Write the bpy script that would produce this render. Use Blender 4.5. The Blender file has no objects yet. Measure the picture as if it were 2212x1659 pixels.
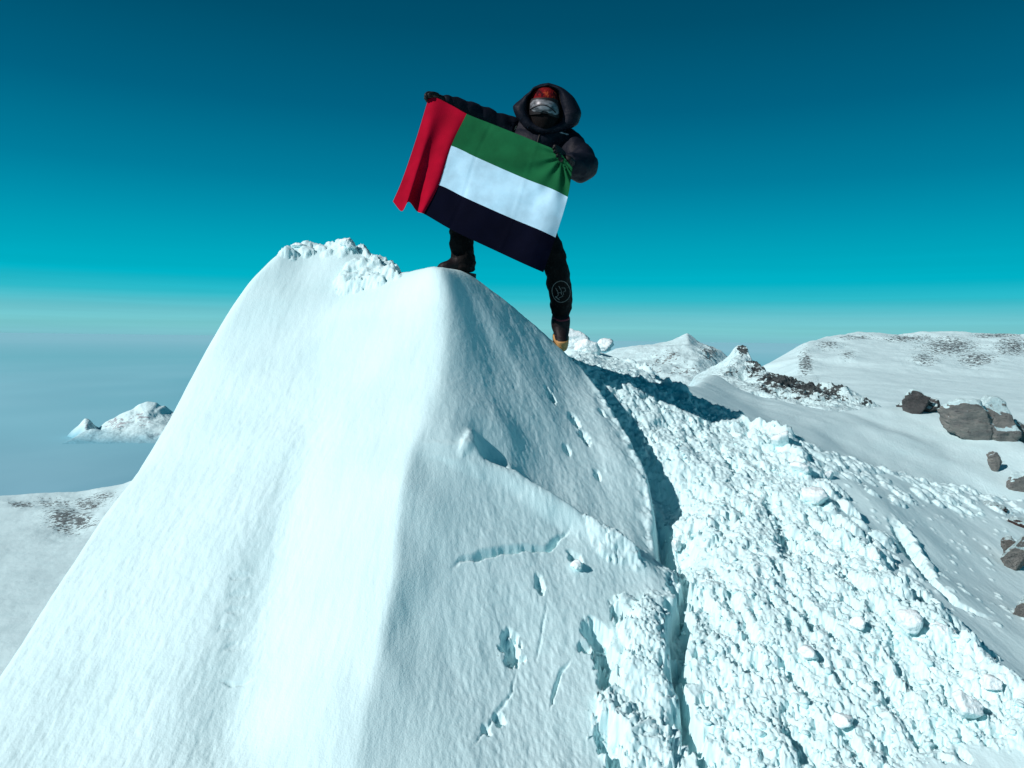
import bpy, bmesh, math, random
import numpy as np
from mathutils import Vector, Matrix, geometry, bvhtree, noise as mnoise

random.seed(7)
rng = np.random.default_rng(11)
scene = bpy.context.scene
col = scene.collection
R = math.radians

# ------------------------------------------------------------------ camera
PITCH, ROLL, F, CU, CV = R(3.6), R(0.8), 1580.0, 1106.0, 829.5      # survey units: the photograph at 2212 x 1659
CAMROT = Matrix.Rotation(R(90) - PITCH, 3, 'X') @ Matrix.Rotation(ROLL, 3, 'Z')
cam_d = bpy.data.cameras.new('camera')
cam = bpy.data.objects.new('camera', cam_d)
col.objects.link(cam)
cam.rotation_euler = CAMROT.to_euler()
cam_d.sensor_width = 36.0
cam_d.lens = 36.0 * F / 2212.0
cam_d.clip_start, cam_d.clip_end = 0.05, 2.0e6
scene.camera = cam

def P(u, v, Y):
    """world point at distance Y along the view axis for a spot surveyed in the photograph"""
    d = CAMROT @ Vector(((u - CU) / F, -(v - CV) / F, -1.0))
    return d * (Y / d.y)

scene.view_settings.view_transform = 'Standard'
scene.view_settings.look = 'None'
scene.view_settings.exposure = 0
scene.cycles.max_bounces = 6

# ------------------------------------------------------------------ light
SUN_DIR = Vector((-0.71, -0.455, 0.545)).normalized()                 # towards the sun
sun_d = bpy.data.lights.new('sun', 'SUN')
sun_d.energy, sun_d.angle, sun_d.color = 4.0, R(0.5), (1.13, 1.0, 0.99)
sun = bpy.data.objects.new('sun', sun_d)
col.objects.link(sun)
sun.rotation_euler = SUN_DIR.to_track_quat('Z', 'Y').to_euler()
sun.location = SUN_DIR * 30

def srgb(r, g, b):
    f = lambda c: c / 12.92 if c <= 0.04045 else ((c + 0.055) / 1.055) ** 2.4
    return (f(r / 255), f(g / 255), f(b / 255), 1.0)

world = bpy.data.worlds.new('World')
scene.world = world
world.use_nodes = True
nt = world.node_tree
nt.nodes.clear()
N = nt.nodes.new
out = N('ShaderNodeOutputWorld'); bg = N('ShaderNodeBackground')
tc = N('ShaderNodeTexCoord'); sep = N('ShaderNodeSeparateXYZ')
nt.links.new(tc.outputs['Generated'], sep.inputs[0])
mr = N('ShaderNodeMapRange'); mr.inputs['From Min'].default_value = -0.1; mr.inputs['From Max'].default_value = 0.9
nt.links.new(sep.outputs['Z'], mr.inputs['Value'])
ramp = N('ShaderNodeValToRGB')
stops = [(-0.10, (118, 184, 200)), (-0.004, (125, 190, 203)), (0.012, (122, 200, 206)), (0.0285, (110, 197, 207)), (0.052, (48, 187, 203)),
         (0.074, (0, 178, 199)), (0.11, (0, 164, 188)), (0.155, (0, 145, 174)), (0.20, (0, 125, 157)), (0.286, (0, 98, 131)),
         (0.38, (0, 79, 108)), (0.50, (0, 62, 88)), (0.9, (0, 36, 58))]
el = ramp.color_ramp.elements
while len(el) > 1: el.remove(el[-1])
for i, (z, c) in enumerate(stops):
    e = el[0] if i == 0 else el.new((z + 0.1))
    e.position = z + 0.1; e.color = srgb(*c)
nt.links.new(mr.outputs[0], ramp.inputs[0])
sky = N('ShaderNodeTexSky'); sky.sky_type = 'NISHITA'; sky.sun_disc = False
sky.sun_elevation = math.asin(SUN_DIR.z); sky.sun_rotation = math.atan2(SUN_DIR.x, SUN_DIR.y)
sky.altitude = 4800; sky.air_density = 1.0; sky.dust_density = 0.2
# a trace of the physical sky on top of the graded teal
smul = N('ShaderNodeVectorMath'); smul.operation = 'MULTIPLY'; smul.inputs[1].default_value = (0.0, 0.0002, 0.0003)
nt.links.new(sky.outputs[0], smul.inputs[0])
add = N('ShaderNodeVectorMath'); add.operation = 'ADD'
nt.links.new(ramp.outputs[0], add.inputs[0]); nt.links.new(smul.outputs[0], add.inputs[1])
# thin flat streaks of haze low over the horizon
mp = N('ShaderNodeMapping'); mp.inputs['Scale'].default_value = (1.5, 1.5, 70)
nt.links.new(tc.outputs['Generated'], mp.inputs[0])
nz = N('ShaderNodeTexNoise'); nz.inputs['Scale'].default_value = 1.6; nz.inputs['Detail'].default_value = 4
nt.links.new(mp.outputs[0], nz.inputs['Vector'])
mr2 = N('ShaderNodeMapRange'); mr2.inputs['From Min'].default_value = 0.38; mr2.inputs['From Max'].default_value = 0.68
mr2.inputs['To Min'].default_value = 0.94; mr2.inputs['To Max'].default_value = 1.04
nt.links.new(nz.outputs[0], mr2.inputs['Value'])
band = N('ShaderNodeMapRange'); band.inputs['From Min'].default_value = 0.13; band.inputs['From Max'].default_value = 0.008
nt.links.new(sep.outputs['Z'], band.inputs['Value'])
mixs = N('ShaderNodeMix'); mixs.data_type = 'FLOAT'
nt.links.new(band.outputs[0], mixs.inputs['Factor']); mixs.inputs['A'].default_value = 1.0
nt.links.new(mr2.outputs[0], mixs.inputs['B'])
vs = N('ShaderNodeVectorMath'); vs.operation = 'SCALE'
nt.links.new(add.outputs[0], vs.inputs[0]); nt.links.new(mixs.outputs['Result'], vs.inputs['Scale'])
nt.links.new(vs.outputs[0], bg.inputs['Color']); bg.inputs['Strength'].default_value = 1.0
nt.links.new(bg.outputs[0], out.inputs['Surface'])

# ------------------------------------------------------------------ materials
class Mat:
    def __init__(s, name, base=(0.8, 0.8, 0.8), rough=0.6, spec=0.3):
        s.m = bpy.data.materials.new(name); s.m.use_nodes = True
        s.t = s.m.node_tree; s.b = s.t.nodes['Principled BSDF']
        s.b.inputs['Base Color'].default_value = (*base[:3], 1); s.b.inputs['Roughness'].default_value = rough
        s.b.inputs['Specular IOR Level'].default_value = spec
        s.tc = s.t.nodes.new('ShaderNodeTexCoord')
        s.nrm = None
    def new(s, k): return s.t.nodes.new(k)
    def link(s, a, b): s.t.links.new(a, b)
    def noise(s, scale, detail=4, rough=0.55, stretch=None, out=0):
        n = s.new('ShaderNodeTexNoise'); n.inputs['Scale'].default_value = scale
        n.inputs['Detail'].default_value = detail; n.inputs['Roughness'].default_value = rough
        src = s.tc.outputs['Object']
        if stretch:
            m = s.new('ShaderNodeMapping'); m.inputs['Scale'].default_value = stretch
            s.link(src, m.inputs[0]); src = m.outputs[0]
        s.link(src, n.inputs['Vector'])
        return n.outputs[out]
    def rng(s, x, a, b, c=0.0, d=1.0):
        m = s.new('ShaderNodeMapRange'); m.inputs['From Min'].default_value = a; m.inputs['From Max'].default_value = b
        m.inputs['To Min'].default_value = c; m.inputs['To Max'].default_value = d
        s.link(x, m.inputs['Value']); return m.outputs[0]
    def mixc(s, f, a, b):
        m = s.new('ShaderNodeMix'); m.data_type = 'RGBA'
        if isinstance(f, float): m.inputs['Factor'].default_value = f
        else: s.link(f, m.inputs['Factor'])
        for sock, v in ((m.inputs[6], a), (m.inputs[7], b)):
            if isinstance(v, tuple): sock.default_value = (*v[:3], 1)
            else: s.link(v, sock)
        return m.outputs[2]
    def math(s, op, a, b=None):
        m = s.new('ShaderNodeMath'); m.operation = op
        for i, v in enumerate((a, b)):
            if v is None: continue
            if isinstance(v, (int, float)): m.inputs[i].default_value = v
            else: s.link(v, m.inputs[i])
        return m.outputs[0]
    def color(s, x): s.link(x, s.b.inputs['Base Color'])
    def bump(s, h, dist, strength=1.0):
        b = s.new('ShaderNodeBump'); b.inputs['Distance'].default_value = dist; b.inputs['Strength'].default_value = strength
        s.link(h, b.inputs['Height'])
        if s.nrm is not None: s.link(s.nrm, b.inputs['Normal'])
        s.nrm = b.outputs[0]; s.link(s.nrm, s.b.inputs['Normal'])

SNOW = (0.60, 0.87, 0.89)
M = {}
def snow_mat(name, grain=160, gd=0.0012, mid=28, md=0.0016, streak=True):
    m = Mat(name, SNOW, 0.62, 0.22)
    m.color(m.mixc(m.rng(m.noise(3.0, 3), 0.3, 0.7), (0.58, 0.85, 0.87), (0.625, 0.885, 0.905)))
    m.bump(m.noise(mid, 4, 0.6), md)
    if streak: m.bump(m.noise(14, 4, 0.65, (3.0, 0.5, 1.0)), md)
    m.bump(m.noise(grain, 2, 0.6), gd)
    return m.m
M['snow'] = snow_mat('wind_packed_snow')
_s = SNOW
SNOW = (0.70, 0.88, 0.89)
M['block'] = snow_mat('snow_block_snow', 120, 0.003, 34, 0.010, False)
bt = M['block'].node_tree
for l_ in list(bt.nodes['Principled BSDF'].inputs['Base Color'].links): bt.links.remove(l_)
bt.nodes['Principled BSDF'].inputs['Base Color'].default_value = (0.72, 0.89, 0.90, 1)
SNOW = _s
M['rubble'] = snow_mat('broken_snow', 120, 0.003, 34, 0.008, False)

def mountain_mat(name, scale, rock=(0.16, 0.15, 0.14), rock2=(0.07, 0.068, 0.065), bump=1.0, aniso=(1, 1, 1)):
    """snow with bare rock where the mesh attribute 'rock' says so, broken up by noise"""
    m = Mat(name, SNOW, 0.75, 0.15)
    at = m.new('ShaderNodeAttribute'); at.attribute_name = 'rock'
    n = m.noise(scale, 6, 0.68, aniso)
    f = m.math('SUBTRACT', n, m.rng(at.outputs['Fac'], 0, 1, 0.78, 0.30))
    f = m.rng(f, -0.012, 0.02)
    rc = m.mixc(m.rng(m.noise(scale * 2.7, 4), 0.35, 0.65), rock, rock2)
    m.color(m.mixc(f, m.mixc(m.rng(m.noise(scale * 0.4, 4), 0.3, 0.7), (0.585, 0.85, 0.87), (0.625, 0.885, 0.905)), rc))
    m.bump(n, bump)
    m.bump(m.noise(scale * 4, 4, 0.6), bump * 0.25)
    return m.m

def rock_mat(name, c1, c2, dark):
    m = Mat(name, c1, 0.85, 0.2)
    a = m.mixc(m.rng(m.noise(2.2, 5, 0.6, (1, 1, 2.2)), 0.38, 0.62), c1, c2)
    a = m.mixc(m.rng(m.noise(7.0, 6, 0.7, (1, 1, 3.0)), 0.56, 0.68), a, dark)
    # snow lies on the upward faces
    g = m.new('ShaderNodeNewGeometry'); sp = m.new('ShaderNodeSeparateXYZ'); m.link(g.outputs['Normal'], sp.inputs[0])
    k = m.math('ADD', sp.outputs['Z'], m.rng(m.noise(3.0, 5), 0.2, 0.8, -0.35, 0.35))
    so = m.new('ShaderNodeSeparateXYZ'); m.link(m.tc.outputs['Object'], so.inputs[0])
    k = m.math('ADD', k, m.rng(so.outputs['Z'], 0.35, 1.1, 0.0, 0.45))
    m.color(m.mixc(m.rng(k, 0.46, 0.56), a, SNOW))
    m.bump(m.noise(5, 8, 0.7, (1, 1, 2.5)), 0.12)
    m.bump(m.noise(24, 5, 0.7), 0.02)
    return m.m
M['granite'] = rock_mat('pale_granite', (0.25, 0.27, 0.25), (0.165, 0.185, 0.18), (0.055, 0.063, 0.066))
M['darkrock'] = rock_mat('dark_rock', (0.11, 0.12, 0.12), (0.065, 0.074, 0.075), (0.027, 0.031, 0.033))
M['brownrock'] = rock_mat('brown_rock', (0.085, 0.06, 0.055), (0.06, 0.04, 0.04), (0.03, 0.022, 0.022))

def cloth(name, c, rough=0.7, spec=0.2, scale=60, dist=0.003):
    m = Mat(name, c, rough, spec)
    c2 = tuple(min(1, x * 0.72) for x in c)
    m.color(m.mixc(m.rng(m.noise(6, 4), 0.35, 0.65), c, c2))
    m.bump(m.noise(scale, 3), dist)
    return m
def flag_mat(name, c):
    m = cloth(name, c, 0.85, 0.05, 220, 0.0006)
    return m.m
M['flag_red'] = flag_mat('flag_red', (0.34, 0.002, 0.020))
M['flag_green'] = flag_mat('flag_green', (0.009, 0.115, 0.042))
M['flag_white'] = flag_mat('flag_white', (0.46, 0.74, 0.88))
M['flag_black'] = flag_mat('flag_black', (0.0010, 0.0020, 0.0095))
mm = cloth('black_down_fabric', (0.0045, 0.0075, 0.015), 0.6, 0.15, 26, 0.006); M['jacket'] = mm.m
mm = cloth('black_trouser_fabric', (0.004, 0.0036, 0.0038), 0.75, 0.12, 40, 0.008); M['trousers'] = mm.m
M['lining'] = cloth('hood_lining', (0.008, 0.007, 0.007), 0.9, 0.1).m
M['glove'] = cloth('black_glove', (0.006, 0.0055, 0.006), 0.6, 0.3).m
M['skin'] = Mat('skin', (0.42, 0.27, 0.2), 0.5, 0.4).m
M['boot'] = cloth('boot_upper', (0.007, 0.005, 0.006), 0.6, 0.25).m
M['boot_red'] = cloth('boot_red_trim', (0.16, 0.012, 0.028), 0.55, 0.4).m
M['sole'] = cloth('tan_rubber', (0.50, 0.30, 0.11), 0.6, 0.3).m
M['sole_dark'] = cloth('dark_rubber', (0.035, 0.028, 0.027), 0.6, 0.3).m
M['print'] = Mat('grey_print', (0.20, 0.19, 0.18), 0.5, 0.3).m
M['print_white'] = Mat('white_print', (0.62, 0.60, 0.66), 0.5, 0.3).m
M['strap'] = Mat('black_strap', (0.01, 0.01, 0.011), 0.6, 0.3).m
mm = Mat('silver_lens', (0.50, 0.54, 0.57), 0.42, 0.4)
mm.b.inputs['Metallic'].default_value = 0.15
mm.color(mm.mixc(mm.rng(mm.noise(26, 4, 0.6, (0.6, 1, 2.2)), 0.40, 0.60), (0.20, 0.225, 0.24), (0.04, 0.05, 0.056)))
M['lens'] = mm.m
mm = Mat('red_knit', (0.3, 0.02, 0.015), 0.9, 0.1)
a = mm.mixc(mm.rng(mm.noise(24, 4, 0.6, (1, 1, 0.8)), 0.50, 0.60), (0.15, 0.005, 0.007), (0.025, 0.003, 0.006))
a = mm.mixc(mm.rng(mm.noise(19, 3, 0.6, (1.5, 1, 1.2)), 0.58, 0.66), a, (0.32, 0.045, 0.016))
mm.color(a); mm.bump(mm.noise(120, 2), 0.004)
M['knit'] = mm.m

# ------------------------------------------------------------------ objects
def mesh_obj(name, V, Fc, mat, parent=None, base=None, smooth=True):
    me = bpy.data.meshes.new(name)
    V = np.asarray(V, dtype=np.float64)
    if base is None and parent is not None:
        r = parent
        while r.parent: r = r.parent
        base = r.location
    if base is not None: V = V - np.array(base)
    me.from_pydata([tuple(v) for v in V], [], [tuple(f) for f in Fc])
    me.materials.append(mat)
    if smooth: me.polygons.foreach_set('use_smooth', np.ones(len(me.polygons), bool))
    me.update()
    o = bpy.data.objects.new(name, me); col.objects.link(o)
    if parent is not None: o.parent = parent
    elif base is not None: o.location = base
    return o

def grid_obj(name, X, Y, Z, mat, attr=None):
    """a fast regular sheet; X, Y, Z are (rows, cols) arrays"""
    r, c = X.shape
    me = bpy.data.meshes.new(name)
    me.vertices.add(r * c)
    me.vertices.foreach_set('co', np.stack([X, Y, Z], -1).reshape(-1).astype(np.float32))
    idx = np.arange(r * c).reshape(r, c)
    q = np.stack([idx[:-1, :-1], idx[:-1, 1:], idx[1:, 1:], idx[1:, :-1]], -1).reshape(-1)
    n = len(q) // 4
    me.loops.add(n * 4); me.loops.foreach_set('vertex_index', q.astype(np.int32))
    me.polygons.add(n)
    me.polygons.foreach_set('loop_start', np.arange(0, n * 4, 4, dtype=np.int32))
    me.polygons.foreach_set('loop_total', np.full(n, 4, np.int32))
    me.update(calc_edges=True)
    me.polygons.foreach_set('use_smooth', np.ones(n, bool))
    if attr is not None:
        a = me.attributes.new('rock', 'FLOAT', 'POINT'); a.data.foreach_set('value', attr.reshape(-1).astype(np.float32))
    me.materials.append(mat)
    o = bpy.data.objects.new(name, me); col.objects.link(o)
    o['kind'] = 'structure'
    return o

def tag(o, label, cat, group=None, kind=None):
    o['label'] = label; o['category'] = cat
    if group: o['group'] = group
    if kind: o['kind'] = kind
    return o

def empty(name, loc):
    o = bpy.data.objects.new(name, None); col.objects.link(o); o.location = loc; o.empty_display_size = 0.2
    return o

# ------------------------------------------------------------------ numpy noise
PERM = rng.permutation(256); PERM = np.concatenate([PERM, PERM, PERM])
GA = rng.uniform(0, 2 * np.pi, 256); GX, GY = np.cos(GA), np.sin(GA)
def pn(x, y):
    xi = np.floor(x).astype(np.int64); yi = np.floor(y).astype(np.int64)
    xf, yf = x - xi, y - yi
    xi &= 255; yi &= 255
    fu = xf * xf * xf * (xf * (xf * 6 - 15) + 10); fv = yf * yf * yf * (yf * (yf * 6 - 15) + 10)
    def g(a, b, dx, dy):
        h = PERM[PERM[a] + b]; return GX[h] * dx + GY[h] * dy
    n00 = g(xi, yi, xf, yf); n10 = g(xi + 1, yi, xf - 1, yf)
    n01 = g(xi, yi + 1, xf, yf - 1); n11 = g(xi + 1, yi + 1, xf - 1, yf - 1)
    a = n00 + fu * (n10 - n00); b = n01 + fu * (n11 - n01)
    return (a + fv * (b - a)) * 1.5
def fbm(x, y, o=4, gain=0.5, lac=2.03):
    s = 0; a = 1.0
    for i in range(o):
        s = s + a * pn(x + 17.3 * i, y - 9.1 * i); a *= gain; x = x * lac; y = y * lac
    return s
def sstep(a, b, x):
    t = np.clip((x - a) / (b - a), 0, 1); return t * t * (3 - 2 * t)

# ------------------------------------------------------------------ terrain from surveyed points
def boxblur(Z, n, axis):
    if n < 1: return Z
    pad = [(0, 0), (0, 0)]; pad[axis] = (n + 1, n)
    c = np.cumsum(np.pad(Z, pad, mode='edge'), axis=axis)
    L = Z.shape[axis]
    hi = np.take(c, np.arange(2 * n + 1, 2 * n + 1 + L), axis=axis); lo = np.take(c, np.arange(0, L), axis=axis)
    return (hi - lo) / (2 * n + 1)
def blur(Z, cells):
    n = max(0, int(round(cells)))
    for _ in range(3):
        Z = boxblur(boxblur(Z, n, 0), n, 1)
    return Z

class Field:
    """height field over x, y interpolated from surveyed points and ridge lines"""
    def __init__(s, x0, x1, y0, y1, nx, ny, pts, lines):
        s.x0, s.x1, s.y0, s.y1, s.nx, s.ny = x0, x1, y0, y1, nx, ny
        co, zs, ed = [], [], []
        def addp(p):
            for i, c in enumerate(co):
                if abs(c.x - p[0]) < 1e-5 * (x1 - x0) and abs(c.y - p[1]) < 1e-5 * (y1 - y0): return i
            co.append(Vector((p[0], p[1]))); zs.append(p[2]); return len(co) - 1
        for L in lines:
            prev = None
            for p in L:
                i = addp(p)
                if prev is not None and prev != i: ed.append((prev, i))
                prev = i
        for p in pts: addp(p)
        zs_ = np.array(zs); cc = np.array([(c.x, c.y) for c in co])
        for cx in (x0, x1):
            for cy in (y0, y1):
                p = np.array((cx, cy)); d = np.hypot(*(cc - p).T)
                if d.min() > 1e-6: co.append(Vector((cx, cy))); zs.append(float(zs_[d.argmin()]))
        vs, es, fs, ov, oe, of = geometry.delaunay_2d_cdt(co, ed, [], 0, 1e-7)
        vz = []
        for k, v in enumerate(vs):
            if ov[k]: vz.append(zs[ov[k][0]])
            else:
                d = np.hypot(cc[:, 0] - v.x, cc[:, 1] - v.y) + 1e-9
                w = 1 / d ** 4; vz.append(float((w * zs_).sum() / w.sum()))
        xs = np.linspace(x0, x1, nx); ys = np.linspace(y0, y1, ny)
        Z = np.full((ny, nx), min(vz))
        for f in fs:
            for k in range(1, len(f) - 1):
                a, b, c = f[0], f[k], f[k + 1]
                ax, ay, bx, by, cx, cy = vs[a].x, vs[a].y, vs[b].x, vs[b].y, vs[c].x, vs[c].y
                i0 = max(0, np.searchsorted(xs, min(ax, bx, cx)) - 1); i1 = min(nx, np.searchsorted(xs, max(ax, bx, cx)) + 1)
                j0 = max(0, np.searchsorted(ys, min(ay, by, cy)) - 1); j1 = min(ny, np.searchsorted(ys, max(ay, by, cy)) + 1)
                if i1 <= i0 or j1 <= j0: continue
                gx, gy = np.meshgrid(xs[i0:i1], ys[j0:j1])
                den = (by - cy) * (ax - cx) + (cx - bx) * (ay - cy)
                if abs(den) < 1e-14: continue
                w0 = ((by - cy) * (gx - cx) + (cx - bx) * (gy - cy)) / den
                w1 = ((cy - ay) * (gx - cx) + (ax - cx) * (gy - cy)) / den
                w2 = 1 - w0 - w1
                ins = (w0 > -1e-6) & (w1 > -1e-6) & (w2 > -1e-6)
                zz = w0 * vz[a] + w1 * vz[b] + w2 * vz[c]
                Z[j0:j1, i0:i1][ins] = zz[ins]
        s.Z = Z
    def at(s, x, y):
        fx = np.clip((np.asarray(x) - s.x0) / (s.x1 - s.x0) * (s.nx - 1), 0, s.nx - 1.001)
        fy = np.clip((np.asarray(y) - s.y0) / (s.y1 - s.y0) * (s.ny - 1), 0, s.ny - 1.001)
        i = fx.astype(int); j = fy.astype(int); a = fx - i; b = fy - j
        Z = s.Z
        return (Z[j, i] * (1 - a) + Z[j, i + 1] * a) * (1 - b) + (Z[j + 1, i] * (1 - a) + Z[j + 1, i + 1] * a) * b
    def hit(s, u, v, ya=None, yb=None):
        """where the sight line through a surveyed spot meets this ground"""
        Ys = np.linspace(ya or s.y0, yb or s.y1, 1500)
        d = P(u, v, 1.0)
        h = s.at(d.x * Ys, Ys)
        k = np.argmax(d.z * Ys < h)
        Y = Ys[k]
        return Vector((d.x * Y, Y, float(s.at(d.x * Y, Y))))

def PL(*a): return [P(*p) for p in a]
def off(p, dx, dy, dz): return Vector((p[0] + dx, p[1] + dy, p[2] + dz))

# ---- the near ground: summit mound, trampled path and the slope to its right
left_sil = PL((-230, 1800, 2.05), (-120, 1625, 2.3), (0, 1440, 2.62), (150, 1215, 3.05), (225, 1100, 3.32), (300, 1000, 3.6), (370, 880, 3.88),
              (440, 752, 4.2), (500, 650, 4.45), (545, 585, 4.65), (600, 534, 4.85))
top_back = [left_sil[-1]] + PL((640, 527, 5.0), (690, 530, 5.05), (720, 532, 5.02), (750, 524, 5.0), (795, 545, 5.0), (840, 572, 4.95), (868, 584, 4.8),
                               (890, 582, 4.55), (920, 576, 4.35), (948, 573, 4.25))
ridge = [top_back[-1]] + PL((960, 640, 4.07), (966, 720, 3.86), (957, 800, 3.65), (925, 880, 3.42), (893, 960, 3.22), (872, 1050, 3.02), (860, 1150, 2.86),
                            (852, 1260, 2.68), (824, 1400, 2.48), (800, 1520, 2.32), (770, 1659, 2.15), (740, 1800, 2.0))
sky_right = [top_back[-1]] + PL((985, 583, 4.42), (1022, 602, 4.52), (1060, 628, 4.62), (1120, 672, 4.76), (1180, 727, 4.92), (1217, 762, 5.05))
lip = [sky_right[-1]] + PL((1262, 803, 4.8), (1310, 860, 4.52), (1362, 940, 4.22), (1400, 1015, 3.96), (1413, 1090, 3.76), (1416, 1165, 3.56))
second = [ridge[5]] + PL((985, 985, 3.26), (1040, 1000, 3.3), (1120, 1032, 3.32), (1200, 1080, 3.3), (1290, 1135, 3.28), (1372, 1190, 3.24))
under2 = [off(p, 0.02, 0.16, -0.06) for p in second[2:]]
lip_foot = [off(p, 0.05, 0.02, -0.10 - 0.24 * min(1, k / 3)) for k, p in enumerate(lip)][1:]
lip_foot += PL((1432, 1215, 3.36), (1455, 1270, 3.16), (1468, 1400, 2.85), (1490, 1530, 2.58), (1512, 1659, 2.36), (1530, 1800, 2.15))
berm = PL((1300, 758, 6.5), (1345, 772, 6.3), (1400, 802, 6.0), (1450, 832, 5.7), (1500, 858, 5.5), (1560, 886, 5.35), (1640, 920, 5.1), (1690, 935, 4.95), (1722, 985, 4.6), (1762, 1045, 4.25),
          (1840, 1150, 3.72), (1915, 1235, 3.35), (2000, 1320, 3.0), (2150, 1455, 2.65), (2320, 1580, 2.4))
far_edge = PL((1722, 950, 5.1), (1760, 960, 5.1), (1830, 983, 5.15), (1920, 1008, 5.25), (2000, 1032, 5.4), (2090, 1052, 5.5), (2150, 1068, 5.6), (2330, 1100, 5.8))
pts = []
for k, p in enumerate(left_sil):
    pts += [off(p, -0.10, 0.04, -0.22), off(p, -0.4, 0.15, -1.3), off(p, -1.3, 0.4, -4.5), off(p, -3.4, 0.6, -30)]
for p in top_back[1:-2]:
    pts += [off(p, 0.02, 0.25, -0.12), off(p, 0, 0.9, -1.2), off(p, 0, 2.6, -5)]
pts += PL((700, 650, 4.5), (740, 620, 4.62), (830, 640, 4.36), (800, 600, 4.68), (640, 600, 4.72),
          (700, 1000, 3.28), (720, 1200, 2.86), (690, 1400, 2.54), (640, 1659, 2.16), (760, 850, 3.66))
pts += PL((1010, 590, 4.75), (1060, 640, 4.85), (1120, 705, 4.95))
pts += [off(P(985, 583, 4.42), 0, 1.0, -0.25), off(P(985, 583, 4.42), 0, 2.4, -1.6), off(P(1060, 628, 4.62), 0.05, 0.75, -0.35),
        off(P(1060, 628, 4.62), 0, 1.9, -1.2), off(P(1160, 705, 4.9), 0.0, 0.7, -0.25), off(P(1160, 705, 4.9), 0, 1.7, -0.9)]
# right flank of the mound
pts += PL((1010, 700, 4.05), (1060, 760, 4.08), (1120, 780, 4.18), (1150, 850, 4.01), (1060, 850, 3.77), (1250, 950, 3.98), (1230, 860, 4.32), (1330, 1060, 3.76),
          (1180, 985, 3.70), (1090, 930, 3.56), (1010, 900, 3.47), (1024, 922, 3.40), (1100, 968, 3.47), (985, 955, 3.29))
pts += PL((1000, 1130, 3.02), (1120, 1130, 3.16), (1220, 1150, 3.24), (1000, 1230, 2.87), (1150, 1230, 2.98), (1250, 1230, 3.08), (1340, 1250, 3.12), (1100, 1400, 2.68),
          (1250, 1380, 2.80), (1380, 1330, 2.96), (1400, 1450, 2.71), (1280, 1520, 2.55), (1150, 1600, 2.38), (980, 1450, 2.53), (900, 1350, 2.62), (950, 1600, 2.29),
          (1000, 1800, 2.06), (1300, 1659, 2.36), (1420, 1580, 2.52), (1450, 1659, 2.39), (1300, 1800, 2.1))
# path
pts += PL((1260, 782, 5.5), (1240, 760, 5.9), (1320, 820, 5.15), (1400, 870, 5.0), (1380, 910, 4.75), (1460, 985, 4.35), (1560, 960, 4.75), (1480, 1120, 3.72), (1600, 1060, 4.05),
          (1560, 1250, 3.2), (1700, 1200, 3.4), (1600, 1420, 2.74), (1800, 1400, 2.8), (1640, 1659, 2.28), (1850, 1659, 2.28), (2050, 1600, 2.38), (1750, 1520, 2.54),
          (1600, 1800, 2.05), (2000, 1800, 2.05))
# behind the path: the crest with blocks, then the drop
pts += PL((1200, 742, 6.6), (1240, 738, 6.9), (1300, 750, 7.1))
pts += [off(P(1240, 738, 6.9), 0, 0.9, -0.8), off(P(1300, 750, 7.1), 0.1, 0.9, -1.0), off(P(1240, 738, 6.9), 0, 3, -5), off(P(1345, 772, 6.3), 0.3, 0.7, -0.7)]
for p in berm[3:8]: pts += [off(p, 0.18, 0.35, -0.34), off(p, 0.5, 1.3, -1.6)]
for p in far_edge[1:]: pts += [off(p, 0.1, 0.5, -0.5), off(p, 0.3, 1.6, -2.2)]
pts += [off(p, 0.14, 0.10, -0.06) for p in berm[8:]]
pts += PL((1790, 1010, 4.72), (1900, 1080, 4.35), (1900, 1160, 3.88), (2000, 1100, 4.6), (2000, 1250, 3.48), (2100, 1140, 4.6), (2100, 1250, 3.85), (2150, 1350, 3.22), (2212, 1200, 4.35),
          (2212, 1300, 3.72), (2330, 1200, 4.6), (2330, 1400, 3.25), (2500, 1500, 2.9), (2080, 1320, 3.3), (1850, 1050, 4.5), (1950, 1180, 3.9))
pts += [Vector((6, 9.5, -3.6)), Vector((8, 6, -3.2)), Vector((8, 3, -2.6)), Vector((4.5, 2, -1.9)), Vector((3, 1.2, -1.9)), Vector((1, 1.0, -1.55)), Vector((0, 1.0, -1.6)),
        Vector((-1, 1.0, -1.65)), Vector((-2, 1.0, -2.1)), Vector((-5, 1.0, -30)), Vector((-5.5, 4, -32)), Vector((-5.5, 8, -40))]
FX = (-5.5, 8.5, 0.9, 11.0)
NX, NY = 1401, 1011
gully = PL((668, 930, 3.54), (645, 1000, 3.40), (605, 1150, 3.075), (565, 1280, 2.85), (532, 1400, 2.63), (480, 1659, 2.28))
gully_rim = PL((640, 930, 3.50), (600, 1000, 3.355), (542, 1150, 3.015), (488, 1300, 2.75), (446, 1420, 2.55), (372, 1659, 2.205))
fld = Field(*FX, NX, NY, pts, [gully, gully_rim, left_sil, top_back, ridge, sky_right, lip, second, under2, lip_foot, berm, far_edge])
raw = fld.Z.copy()
cell = 0.01
xs = np.linspace(FX[0], FX[1], NX); ys = np.linspace(FX[2], FX[3], NY)
GXX, GYY = np.meshgrid(xs, ys)
def dist_poly(X, Y, L):
    D = np.full(X.shape, 1e9)
    for a, b in zip(L[:-1], L[1:]):
        ax, ay, bx, by = a[0], a[1], b[0], b[1]
        dx, dy = bx - ax, by - ay
        t = np.clip(((X - ax) * dx + (Y - ay) * dy) / (dx * dx + dy * dy + 1e-12), 0, 1)
        D = np.minimum(D, np.hypot(X - ax - t * dx, Y - ay - t * dy))
    return D
sharp = np.exp(-(np.minimum(dist_poly(GXX, GYY, lip[1:]), dist_poly(GXX, GYY, second[2:])) / 0.09) ** 2)
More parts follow.
